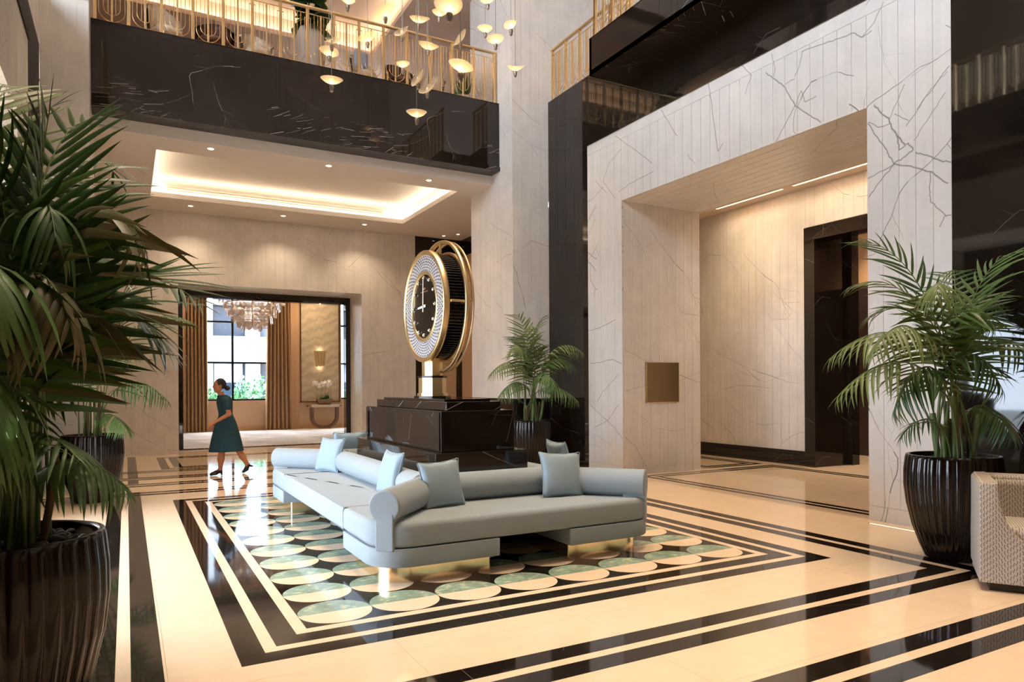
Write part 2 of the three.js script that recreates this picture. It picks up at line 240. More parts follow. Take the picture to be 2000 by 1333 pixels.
// portal and corridor frames
frame(7.42, 10.55, -9.2, -5.0, 0.1, M.blackInlay); frame(7.58, 10.39, -9.04, -5.16, 0.1, M.blackInlay);
frame(9.1, 10.55, -13.5, -9.42, 0.1, M.blackInlay); frame(9.26, 10.39, -13.3, -9.58, 0.1, M.blackInlay);
{ const u = thing('floor_uplight', 'thin glowing light slot set in the floor at the foot of the white wall', 'light', [7.0, 0, -4.4]);
  part('slot_frame', bx(-0.012, 0.012, -0.004, 0.0012, -0.42, 0.42), M.champagne, u); part('slot_light', bx(-0.006, 0.006, 0, 0.0018, -0.4, 0.4), M.glow, u);
  areaLight(u, 0.8, 0.012, LUM.floorSlot, WARM, [0, 0.004, 0], [0.15, 5, 0]); u.children[u.children.length - 1].rotation.set(Math.PI / 2, 0, Math.PI / 2); }

// ------------------------------------------------------------------ strip-clad walls
const T = 0.03, GAP = 0.004;
function strips(parent, axis, c, s, a0, a1, y0, y1, w, mat, name = 'marble_panel', GAP = 0.004) {       // axis: the normal's axis; s: its sign
  const n = Math.max(1, Math.round((a1 - a0) / w)), d = (a1 - a0) / n;
  for (let k = 0; k < n; k++) {
    const p = a0 + d * k + GAP / 2, q = a0 + d * (k + 1) - GAP / 2;
    part(name, axis === 'x' ? bx(Math.min(c, c - s * T), Math.max(c, c - s * T), y0, y1, p, q) : bx(p, q, y0, y1, Math.min(c, c - s * T), Math.max(c, c - s * T)), mat, parent);
  }
}
const B = 0.006;                                                                            // backing lies this far behind a panel's face
const WX = 7.2, WLX = -1.03, PZ0 = -9.35, PZ1 = -4.95, PT = 4.556, WT = 5.745, WZ0 = -10.33, WZ1 = -4.04, F2 = 6.99;
function portalWall(name, label, X, s, depth, mat) {                                        // s = -1: looks towards -x
  const o = (v) => X - s * v, g = [];                                                       // o(v): v metres into the wall
  const box = (v0, v1, y0, y1, z0, z1) => bx(Math.min(o(v0), o(v1)), Math.max(o(v0), o(v1)), y0, y1, z0, z1);
  g.push(box(B, depth - B, 0, WT, WZ0, PZ0 - B), box(B, depth - B, 0, WT, PZ1 + B, WZ1), box(B, depth - B, PT + B, WT, PZ0 - B, PZ1 + B));
  const w = struct(name, g, M.joint, label, 'wall');
  part('joint_backing', [box(B - 0.002, B + 0.004, 0, WT, WZ0, PZ0 - T), box(B - 0.002, B + 0.004, 0, WT, PZ1 + T, WZ1), box(B - 0.002, B + 0.004, PT + T, WT, PZ0 - T, PZ1 + T)], M.jointDark, w);
  const xs = (p, q, y0, y1) => strips(w, 'x', X, s, p, q, y0, y1, 0.18, mat);
  const rev = s < 0 ? M.ivoryC : mat;
  xs(WZ0, PZ0, 0.16, WT - 0.17); xs(PZ1, WZ1, 0.16, WT - 0.17); xs(PZ0, PZ1, PT, WT - 0.17);
  for (const [p, q] of [[WZ0, PZ0], [PZ1, WZ1]]) part('base_course', box(0, T, 0, 0.155, p, q), mat, w);
  part('top_course', box(0, T, WT - 0.165, WT, WZ0, WZ1), mat, w);
  // reveals and soffit
  const n = Math.round((depth - T) / 0.186), d = (depth - T) / n;
  for (let k = 0; k < n; k++) {
    const a = T + d * k + 0.007, b = T + d * (k + 1) - 0.007;
    for (const [z, q] of [[PZ0, -1], [PZ1, 1]]) { part('reveal_panel', box(a, b, 0.12, PT, Math.min(z, z + q * T), Math.max(z, z + q * T)), rev, w); part('reveal_base', box(a, b, 0, 0.115, Math.min(z, z + q * T), Math.max(z, z + q * T)), rev, w); }
    part('soffit_panel', box(a, b, PT, PT + T, PZ0, PZ1), rev, w);
  }
  return w;
}
const wallR = portalWall('wall_right', 'pale veined marble wall with vertical panels around the tall portal', WX, -1, 1.72, M.ivory);
const wallL = portalWall('wall_left', 'ribbed marble wall around the entrance behind the near palm', WLX, 1, 1.72, M.ivoryB);
// black marble beside and above
function blackWall(name, label, X, s, top, mat) {
  const o = (v) => X - s * v, box = (v0, v1, y0, y1, z0, z1) => bx(Math.min(o(v0), o(v1)), Math.max(o(v0), o(v1)), y0, y1, z0, z1);
  const w = struct(name, [box(0, 0.4, 0, top, -11.64, WZ0), box(0, 0.4, WT + 0.06, top, WZ0, 5), box(0, 0.4, 0, WT + 0.06, WZ1, 5), box(-0.02, 0.4, WT, WT + 0.06, WZ0, WZ1)], mat, label, 'wall');
  return w;
}
blackWall('wall_right_dark', 'polished black marble framing the white portal wall and running overhead', WX, -1, F2, M.blackB);
blackWall('wall_left_dark', 'narrow black marble edge beside the left ribbed pillar', WLX, 1, 6.25, M.blackSatin);
struct('wall_left_upper', bx(WLX - 0.4, WLX, 6.25, F2, -11.64, 5), M.ivoryB, 'pale marble above the left black edge', 'wall');
// piers beside the balcony
function pier(name, label, x0, x1, faceX, s) {
  const z0 = -13.45, z1 = -11.64, top = 14.5;
  const w = struct(name, bx(Math.min(x0, x1) + B, Math.max(x0, x1) - B, 0, top, z0, z1 - B), M.joint, label, 'wall');
  strips(w, 'z', z1, 1, Math.min(x0, x1), Math.max(x0, x1), 0, top, s < 0 ? 0.2 : 0.148, M.ivoryC);
  strips(w, 'x', faceX, s, z0, z1 - T, 0, top, 0.44, M.ivoryB);
  return w;
}
const pR = pier('wall_pier_right', 'tall pale marble pier with ribbed face between balcony and black wall', 6.4, 7.2, 6.4, -1);
part('dark_base', bx(6.38, 7.2, 0, 1.26, -11.64, -14.58), M.black, pR, 'black marble base slab');
pier('wall_pier_left', 'tall ribbed marble pier behind the left palms', -1.03, -0.44, -0.44, 1);
struct('wall_gallery_end', [bx(7.2, 10, F2, 14.5, -13.45, -11.64), bx(7.2, 8.1, 0, F2, -13.45, -13.1)], M.ivoryC, 'marble end wall of the upper right gallery behind gold railing', 'wall');
// back wall under the balcony
const BZ = -17.66;
{
  const w = struct('wall_back', [bx(-1.2, 1.04 - B, 0, 5.5, BZ - 1.18, BZ - B), bx(5.29 + B, 6.75, 0, 5.5, BZ - 1.18, BZ - B), bx(1.04 - B, 5.29 + B, 3.88 + B, 5.5, BZ - 1.18, BZ - B)], M.joint, 'warm lit marble back wall under the balcony', 'wall');
  strips(w, 'z', BZ, 1, -1.1, 1.04, 0, 5.5, 0.215, M.ivoryC, 'marble_panel', 0.002); strips(w, 'z', BZ, 1, 5.29, 6.75, 0, 5.5, 0.21, M.ivoryC, 'marble_panel', 0.002); strips(w, 'z', BZ, 1, 1.04, 5.29, 3.88, 5.5, 0.2125, M.ivoryC, 'marble_panel', 0.002);
  for (let k = 0; k < 6; k++) { const z1 = BZ - T - k * 0.186 - 0.004, z0 = z1 - 0.178; part('reveal_panel', bx(1.04 - T, 1.04, 0, 3.88, z0, z1), M.ivoryC, w); part('reveal_panel', bx(5.29, 5.29 + T, 0, 3.88, z0, z1), M.ivoryC, w); part('soffit_panel', bx(1.04, 5.29, 3.88, 3.88 + T, z0, z1), M.ivoryC, w); }
  const d = struct('door_1', [bx(1.0, 1.2, 0, 3.93, -18.95, -18.72), bx(5.17, 5.34, 0, 3.93, -18.95, -18.72), bx(1.2, 5.17, 3.7, 3.93, -18.95, -18.72)], M.blackB, 'black marble door frame opening to the lounge behind the walking woman', 'doorway');
  part('threshold', bx(1.2, 5.17, -0.01, 0.004, -18.95, -18.72), M.blackInlay, d);
}
// dark lobby door in the far right corner
{
  const d = struct('door_2', [bx(6.75, 8.1, 4.95, 5.5, BZ - 0.1, BZ), bx(6.75, 6.92, 0, 4.95, BZ - 0.1, BZ), bx(7.98, 8.1, 0, 4.95, BZ - 0.1, BZ), bx(6.75, 8.1, 0, 5.5, BZ - 0.5, BZ - 0.16)], M.blackB, 'tall dark framed door in the corner behind the clock', 'door');
  part('door_leaf', rbx(6.93, 7.44, 0.02, 4.93, BZ - 0.15, BZ - 0.08, 0.01), M.beigePanel, d); part('door_leaf', rbx(7.46, 7.97, 0.02, 4.93, BZ - 0.15, BZ - 0.08, 0.01), M.beigePanel, d);
  const w = struct('wall_corner_right', bx(8.1, 8.4, 0, 5.5, -18.2, -13.45), M.beigePanel, 'warm side wall of the corner beside the dark door', 'wall');
  part('dark_header', bx(8.08, 8.1, 5.05, 5.5, BZ, -13.45), M.blackB, w);
}
// ------------------------------------------------------------------ ceiling under the balcony, with its lit coffer
const HC = 5.5;
{
  const X0 = 0.46, X1 = 5.98, Z0 = -16.46, Z1 = -13.22, up = 0.42, set = 0.13, lip = 0.1;
  const c = struct('ceiling', [
    bx(-1.1, X0, HC, HC + lip, BZ, -12.5), bx(X1, 8.1, HC, HC + lip, BZ, -12.5), bx(X0, X1, HC, HC + lip, BZ, Z0), bx(X0, X1, HC, HC + lip, Z1, -12.5),
    bx(-1.1, X0 - set, HC + lip, F2 - 0.2, BZ, -12.5), bx(X1 + set, 8.1, HC + lip, F2 - 0.2, BZ, -12.5), bx(X0 - set, X1 + set, HC + lip, F2 - 0.2, BZ, Z0 - set), bx(X0 - set, X1 + set, HC + lip, F2 - 0.2, Z1 + set, -12.5),
    bx(X0 - set, X1 + set, HC + up, F2 - 0.2, Z0 - set, Z1 + set)], M.plaster, 'white plaster ceiling under the balcony with a recessed glowing coffer', 'ceiling');
  for (let k = 0; k < 3; k++) part('vent_slat', bx(X0 + 0.3, X1 - 0.45, HC + 0.17 + k * 0.05, HC + 0.185 + k * 0.05, Z0 - set, Z0 - set + 0.02), M.plasterWarm, c);
  const L = thing('cove_light', 'warm hidden strip lighting around the ceiling coffer under the balcony', 'light', [0, HC + lip, 0]);
  const strip = (x0, x1, z0, z1) => part('light_strip', bx(x0, x1, 0.002, 0.012, z0, z1), M.glow, L);
  const m = set / 2;
  strip(X0 - 0.02, X1 + 0.02, Z0 - m - 0.012, Z0 - m + 0.012); strip(X0 - 0.02, X1 + 0.02, Z1 + m - 0.012, Z1 + m + 0.012); strip(X0 - m - 0.012, X0 - m + 0.012, Z0, Z1); strip(X1 + m - 0.012, X1 + m + 0.012, Z0, Z1);
  const upL = (w, h, x, z) => { const l = new THREE.RectAreaLight(COVE, LUM.cove, w, h); l.position.set(x, 0.016, z); l.rotation.x = Math.PI / 2; L.add(l); };
  upL(X1 - X0, 0.03, (X0 + X1) / 2, Z0 - m); upL(X1 - X0, 0.03, (X0 + X1) / 2, Z1 + m); upL(0.03, Z1 - Z0, X0 - m, (Z0 + Z1) / 2); upL(0.03, Z1 - Z0, X1 + m, (Z0 + Z1) / 2);
}
// recessed spots under the balcony
function downlight(x, y, z, r, lum, angle, label, group) {
  const d = thing('downlight', label, 'downlight', [x, y, z], 0, group);
  part('trim_ring', lathe([[r * 0.72, -0.002], [r * 1.15, -0.006], [r * 1.2, 0], [r * 1.2, 0.004]], 24), M.white, d); part('spot_lens', cyl(r * 0.74, r * 0.74, 0.004, 0, -0.003, 0, 20), M.spot, d);
  const s = shadowed(new THREE.SpotLight(WARM, lum, 0, angle, 0.6, 2)); s.position.set(0, -0.02, 0); s.target.position.set(0, -3, 0); s.shadow.radius = 2; d.add(s, s.target); return d;
}
{
  const word = ['left', 'middle', 'right'];
  [1.26, 3.23, 5.17].forEach((x, k) => { downlight(x, HC, -12.76, 0.065, LUM.under, 1.0, `small round downlight in front of the lit coffer, ${word[k]} of the front three`, 'ceiling spots under the balcony'); downlight(x, HC, -16.98, 0.065, LUM.under, 1.0, `small round downlight between coffer and back wall, ${word[k]} of the rear three`, 'ceiling spots under the balcony'); });
  downlight(7.42, HC, -17.3, 0.05, LUM.under * 0.4, 0.7, 'tiny ceiling spot above the clock, left of the corner pair', 'corner spots'); downlight(7.68, HC, -16.95, 0.05, LUM.under * 0.4, 0.7, 'tiny ceiling spot above the clock, right of the corner pair', 'corner spots');
}
// ------------------------------------------------------------------ balcony
{
  const w = struct('wall_balcony', [bx(-0.44, 6.4, 5.76, F2, -12.5, -12.157), bx(-0.44, 6.4, 5.68, 5.76, -12.5, -12.127)], M.black, 'black marble balcony front below the long gold railing', 'balcony');
  part('coping', bx(-0.44, 6.4, F2, F2 + 0.012, -12.5, -12.15), M.blackB, w);
  struct('floor_upper', [bx(-4, 10, F2 - 0.2, F2 - 0.005, -19, -12.5)], M.plasterWarm, 'upper lounge floor behind the balcony railing', 'floor');
}
{
  // upper lounge shell
  const z1 = -19, Hu = 9.6;
  struct('wall_upper', [bx(-4, 5.0, F2, 14.5, z1 - 0.3, z1), bx(6.35, 10, F2, 14.5, z1 - 0.3, z1), bx(5.0, 6.35, F2, 7.5, z1 - 0.3, z1), bx(5.0, 6.35, 9.3, 14.5, z1 - 0.3, z1), bx(-4.3, -4, F2, 14.5, z1, -11.64), bx(10, 10.3, F2, 14.5, z1, 5)], M.plasterWarm, 'warm pink-beige rear wall of the upper lounge', 'wall');
  const X0 = -0.35, X1 = 5.3, Z0 = -16.75, Z1 = -13.3, set = 0.2, lip = 0.1, up = 0.5;
  struct('ceiling_upper', [bx(-4, X0, Hu, Hu + lip, z1, -12.1), bx(X1, 6.4, Hu, Hu + lip, z1, -12.1), bx(X0, X1, Hu, Hu + lip, z1, Z0), bx(X0, X1, Hu, Hu + lip, Z1, -12.1), bx(6.4, 10, Hu, Hu + lip, z1, -13.45),
    bx(X0 - set, X1 + set, Hu + up, Hu + up + 0.1, Z0 - set, Z1 + set), bx(X0 - set - 0.1, X0 - set, Hu + lip, Hu + up, Z0 - set, Z1 + set), bx(X1 + set, X1 + set + 0.1, Hu + lip, Hu + up, Z0 - set, Z1 + set), bx(X0 - set, X1 + set, Hu + lip, Hu + up, Z0 - set - 0.1, Z0 - set), bx(X0 - set, X1 + set, Hu + lip, Hu + up, Z1 + set, Z1 + set + 0.1),
    bx(-4, 7.2, Hu, 14.6, -12.4, -12.1)], M.plasterWarm, 'upper lounge ceiling with glowing cove beyond the balcony', 'ceiling');
  const L = thing('cove_light', 'bright warm cove strip in the upper lounge ceiling', 'light', [0, Hu + lip, 0]), m = set / 2;
  for (const [x0, x1, zz] of [[X0, X1, Z0 - m], [X0, X1, Z1 + m]]) part('light_strip', bx(x0, x1, 0.002, 0.02, zz - 0.02, zz + 0.02), M.glow, L);
  for (const x of [X0 - m, X1 + m]) part('light_strip', bx(x - 0.02, x + 0.02, 0.002, 0.02, Z0, Z1), M.glow, L);
  const upL = (w, h, x, z) => { const l = new THREE.RectAreaLight(WARM, LUM.coveUp, w, h); l.position.set(x, 0.025, z); l.rotation.x = Math.PI / 2; L.add(l); };
  upL(X1 - X0, 0.05, (X0 + X1) / 2, Z0 - m); upL(X1 - X0, 0.05, (X0 + X1) / 2, Z1 + m); upL(0.05, Z1 - Z0, X0 - m, (Z0 + Z1) / 2); upL(0.05, Z1 - Z0, X1 + m, (Z0 + Z1) / 2);
  const w = struct('window_3', [bx(5.0, 5.06, 7.5, 9.3, z1 - 0.2, z1 - 0.1), bx(6.29, 6.35, 7.5, 9.3, z1 - 0.2, z1 - 0.1), bx(5.64, 5.7, 7.5, 9.3, z1 - 0.2, z1 - 0.1), bx(5.0, 6.35, 9.24, 9.3, z1 - 0.2, z1 - 0.1)], M.mullion, 'bright window at the back of the upper lounge beside the pier', 'window');
  part('pane', bx(5.06, 5.64, 7.5, 9.24, z1 - 0.152, z1 - 0.148), M.pane, w); part('pane', bx(5.7, 6.29, 7.5, 9.24, z1 - 0.152, z1 - 0.148), M.pane, w);
}
// ------------------------------------------------------------------ hall shell outside the frame: ceiling, galleries, glazed front
struct('ceiling_hall', [bx(-4.3, 10.3, 14.5, 14.8, -19.3, 5.3)], M.plaster, 'high pale ceiling over the hall', 'ceiling');
struct('wall_gallery_right', [bx(WX + 0.4, 10, F2 - 0.2, F2, -11.64, 5), bx(8.92, 9.0, PT, F2 - 0.2, -14, -2.5)], M.plasterWarm, 'upper right gallery floor behind the gold railing', 'wall');
struct('wall_gallery_left', [bx(-4, WLX - 0.4, F2 - 0.2, F2, -11.64, 5), bx(-4.3, -4, F2, 7.5, -11.64, 5), bx(-4.3, -4, 10.6, 14.5, -11.64, 5), bx(-4.3, -4, 7.5, 10.6, -11.64, -8.6), bx(-4.3, -4, 7.5, 10.6, 2.5, 5), bx(-4, -0.44, F2, 14.5, -13.45, -11.64)], M.plasterWarm, 'upper left gallery above the entrance', 'wall');
{
  const w = struct('window_4', [0, 1, 2, 3, 4, 5, 6].map((k) => bx(-4.2, -4.1, 7.5, 10.6, -8.6 + k * 1.85 - 0.04, -8.6 + k * 1.85 + 0.04)).concat([bx(-4.2, -4.1, 9.0, 9.08, -8.6, 2.5)]), M.mullion, 'tall gallery windows on the left', 'window');
  for (let k = 0; k < 6; k++) part('pane', bx(-4.152, -4.148, 7.5, 10.6, -8.56 + k * 1.85, -8.64 + (k + 1) * 1.85), M.pane, w);
}
struct('wall_front', bx(-4.3, 15, 0, 14.5, 4.85, 5.15), M.plasterWarm, 'plain rear wall of the hall behind the photographer', 'wall');
{
  // glass doors at the back of the left portal
  const X = -2.72, w = struct('door_3', [bx(X - 0.06, X, 0, PT, PZ0, PZ0 + 0.08), bx(X - 0.06, X, 0, PT, PZ1 - 0.08, PZ1), bx(X - 0.06, X, PT - 0.08, PT, PZ0, PZ1), bx(X - 0.06, X, 2.98, PT - 0.05, PZ0, PZ1), bx(X - 0.06, X, 0, PT, -7.9, -7.84), bx(X - 0.06, X, 0, PT, -6.46, -6.4)], M.mullion, 'glass entrance doors in the left portal, bright with daylight', 'door');
  for (const [a, b] of [[PZ0 + 0.08, -7.9], [-7.84, -6.46], [-6.4, PZ1 - 0.08]]) part('pane', bx(X - 0.032, X - 0.028, 0, 2.98, a, b), M.pane, w);
}
struct('wall_left_outer', [bx(-4.3, WLX - 0.4, 0, F2 - 0.2, -13.45, WZ0), bx(-2.75, WLX - 0.4, 0, F2 - 0.2, WZ1, 5), bx(-2.75, WLX - 0.4, PT, F2 - 0.2, WZ0, WZ1), bx(-1.4, -1.1, 0, HC, -18.8, -13.45)], M.plaster, 'solid wall behind the left marble cladding', 'wall');
struct('ground_outside', [bx(-30, -4.5, -0.3, -0.05, -30, 40), bx(-4.5, 40, -0.3, -0.05, 6, 40), bx(-30, 40, -0.3, -0.05, -60, -26.4)], M.asphalt, 'paved ground outside', 'ground');

// ------------------------------------------------------------------ corridor behind the right portal
const CX = 10.9, CH = 5.08;
{
  const w = struct('wall_corridor', [bx(CX + B, CX + 0.4, 0, CH, -14, -8.7), bx(CX + B, CX + 0.4, 4.34, CH, -8.7, -3), bx(CX + B, CX + 0.4, 0, CH, -6.3, -2.6)], M.joint, 'warm lit panelled marble wall at the back of the corridor', 'wall');
  strips(w, 'x', CX, -1, -13.9, -8.72, 0.27, CH, 0.195, M.ivoryC); strips(w, 'x', CX, -1, -8.72, -2.7, 4.36, CH, 0.195, M.ivoryC);
  struct('baseboard_corridor', bx(CX - 0.02, CX + 0.02, 0, 0.27, -13.9, -8.7), M.blackB, 'black marble skirting along the corridor wall', 'skirting');
  struct('ceiling_corridor', [bx(8.9, 10.36, CH, CH + 0.2, -14, -2.6), bx(10.6, 11.3, CH, CH + 0.2, -14, -2.6), bx(10.36, 10.6, CH, CH + 0.2, -8.95, -8.72), bx(10.36, 10.6, CH, CH + 0.2, -14, -10.6), bx(10.36, 10.6, CH + 0.12, CH + 0.2, -14, -2.6), bx(10.36, 10.6, CH, CH + 0.2, -6.4, -2.6), bx(8.86, 15, CH + 0.2, CH + 0.3, -14, -2.6)], M.plasterWarm, 'corridor ceiling with light slots along the wall', 'ceiling');
  struct('wall_corridor_ends', [bx(8.9, 11.3, 0, CH, -14.2, -14), bx(8.9, 15, 0, CH, -2.6, -2.4), bx(11.3, 15, 0, CH, -14.2, -14), bx(8.9, 9.0, 0, CH + 0.2, -14, -10.3)], M.ivoryC, 'end walls of the corridor', 'wall');
  for (const [z0, z1, l] of [[-10.6, -8.95, 'left'], [-8.72, -6.4, 'right']]) {
    const s = thing('slot_light', `long bright ceiling light slot above the corridor, the ${l} one`, 'light', [10.48, CH + 0.11, (z0 + z1) / 2], 0, 'corridor light slots');
    part('light_panel', bx(-0.1, 0.1, 0, 0.01, -(z1 - z0) / 2 + 0.02, (z1 - z0) / 2 - 0.02), M.glow, s);
    const a = new THREE.RectAreaLight(WARM, LUM.slot, 0.2, z1 - z0 - 0.05); a.position.set(0, -0.006, 0); a.rotation.x = -Math.PI / 2; s.add(a);
  }
  for (const [z, w] of [[-6.2, 'nearest the camera'], [-7.9, 'in the middle'], [-9.7, 'farthest in']]) downlight(9.75, CH, z, 0.05, LUM.corridor, 1.25, `added fill spot brightening the corridor, out of sight behind the portal head, ${w}`, 'added corridor fill spots');  // unseen fill lamps, added to lift the dim lower part of the corridor
  const d = struct('door_4', [bx(CX - 0.05, 11.75, 0, 4.34, -8.72, -8.5), bx(CX - 0.05, 11.75, 4.1, 4.34, -8.5, -6.3), bx(CX - 0.05, 11.75, 0, 4.34, -6.5, -6.3), bx(11.75, 11.95, 0, 4.2, -8.78, -8.4)], M.blackB, 'deep black marble lift-lobby doorway in the corridor wall', 'doorway');
  struct('wall_lift_lobby', [bx(13.6, 13.9, 0, CH, -14, -2.6)], M.beigePanel, 'beige wall glimpsed through the black doorway', 'wall');
  part('dark_panel', bx(13.52, 13.6, 0, 3.55, -12, -3), M.darkWood, d);
  const t = thing('downlight', 'small ceiling spot inside the black corridor doorway', 'downlight', [12.6, CH + 0.18, -8.3]); part('spot_lens', cyl(0.05, 0.05, 0.01, 0, -0.01, 0), M.spot, t);
  const s = shadowed(new THREE.SpotLight(WARM, 70, 0, 0.9, 0.6, 2)); s.position.set(0, -0.03, 0); s.target.position.set(0.6, -3, 0); t.add(s, s.target);
  const p = thing('wall_plate', 'square bronze metal plate fixed to the portal side wall', 'plate', [8.045, 1.546, PZ0]);
  part('plate', rbx(-0.36, 0.36, -0.345, 0.345, 0.0, 0.02, 0.004), M.bronze, p); part('plate_rim', [bx(-0.36, 0.36, 0.335, 0.345, 0.018, 0.024), bx(-0.36, 0.36, -0.345, -0.335, 0.018, 0.024), bx(-0.36, -0.35, -0.345, 0.345, 0.018, 0.024), bx(0.35, 0.36, -0.345, 0.345, 0.018, 0.024)], M.brass, p);
}
// ------------------------------------------------------------------ projecting box balcony, upper right
{
  const xb = 6.45, y0 = 6.39, y1 = 6.97, z0 = -9.18;
  const w = struct('wall_box_balcony', [bx(xb, xb + 0.06, y0, y1, z0, 4.8), bx(xb, WX, y0, y1, z0, z0 + 0.06), bx(xb, WX, y0 - 0.002, y0 + 0.08, z0, 4.8)], M.black, 'projecting black marble balcony box overhead on the right', 'balcony');
  part('coping', bx(xb - 0.005, xb + 0.1, y1, y1 + 0.012, z0, 4.8), M.black, w);
  struct('wall_box_balcony_left', [bx(-0.34, -0.28, y0, y1, z0, 4.8), bx(WLX, -0.28, y0, y1, z0, z0 + 0.06), bx(WLX, -0.28, y0 - 0.002, y0 + 0.08, z0, 4.8)], M.blackB, 'projecting black marble balcony box above the entrance, out of view', 'balcony');
}
// ------------------------------------------------------------------ gold railings
function railing(label, pos, turn, n, unit, h, first = 0) {
  const r = thing('balustrade', label, 'railing', pos, turn), L = n * unit;
  part('handrail', rbx(-0.05, L + 0.05, h - 0.035, h, -0.035, 0.035, 0.012, 2), M.goldSatin, r); part('bottom_rail', bx(-0.03, L + 0.03, 0.012, 0.024, -0.02, 0.02), M.gold, r);
  const post = rbx(-0.024, 0.024, 0, h - 0.03, -0.02, 0.02, 0.004), mid = rbx(-0.014, 0.014, 0, h - 0.12, -0.014, 0.014, 0.004), b = 0.0042;
  const arc = (R, d) => { const p = []; for (let k = 0; k <= 16; k++) { const a = Math.PI * (1 + k / 16); p.push(V(Math.cos(a) * R, d + R * 1.0 * (1 + Math.sin(a)), 0)); } return new THREE.TubeGeometry(new THREE.CatmullRomCurve3(p), 20, b * 1.25, 5); };
  const R1 = unit * 0.39, R2 = unit * 0.25, arcs = [arc(R1, 0.03), arc(R2, 0.13)];
  const bar1 = bx(-b, b, 0.03 + R1, h - 0.2, -b, b), bar2 = bx(-b, b, 0.13 + R2, h - 0.13, -b, b), top = bx(-unit / 2, unit / 2, h - 0.13, h - 0.12, -0.006, 0.006), ear = bx(-0.5 * (unit - 2 * R1), 0.5 * (unit - 2 * R1), h - 0.205, h - 0.195, -0.006, 0.006), bar3 = bx(-b, b, 0.14, h - 0.13, -b, b);
  for (let k = 0; k <= n; k++) {
    const put = (name, g, x, m = M.gold) => { const q = part(name, g, m, r); q.position.x = x; };
    put('post', post, k * unit); put('ear', ear, k * unit);
    if (k === n) break;
    const c = (k + 0.5) * unit; put('mid_post', mid, c); put('top_bar', top, c); put('loop', arcs[0], c); put('loop', arcs[1], c);
    for (const s of [-1, 1]) { put('bar', bar1, c + s * R1); put('bar', bar2, c + s * R2); put('bar', bar3, c + s * R2 * 0.45); }
  }
  return r;
}
railing('long gold art deco railing along the balcony front', [-0.386, F2 + 0.012, -12.22], 0, 15, 0.4475, 1.01);
railing('short gold railing at the upper right beside the marble pier', [7.26, F2, -11.55], -Math.PI / 2, 5, 0.46, 1.01);
railing('gold railing on top of the projecting black balcony box', [6.51, 6.98, -9.1], -Math.PI / 2, 18, 0.4475, 1.02);
railing('gold railing of the left gallery, out of view above the entrance', [-0.34, 6.98, -9.1], -Math.PI / 2, 18, 0.4475, 1.02);

// ------------------------------------------------------------------ hall ceiling lamps (above the frame)
{
  let k = 0;
  for (const z of [-10.6, -8.2, -5.6, -3.0, 0.2]) for (const x of [0.7, 3.1, 5.5]) { if (x === 3.1 && z === -8.2) continue;
    const d = thing('hall_spot', 'recessed warm spot in the high hall ceiling, above the picture', 'downlight', [x, 14.5, z], 0, 'hall ceiling spots'); k++;
    part('trim_ring', lathe([[0.1, -0.003], [0.16, -0.01], [0.17, 0]], 24), M.white, d); part('spot_lens', cyl(0.1, 0.1, 0.006, 0, -0.006, 0), M.spot, d);
    const s = shadowed(new THREE.SpotLight(WARM, LUM.hall, 0, 0.42, 0.85, 2)); s.position.set(0, -0.03, 0); s.target.position.set(0, -8, 0); s.shadow.radius = 4; d.add(s, s.target);
  }
}
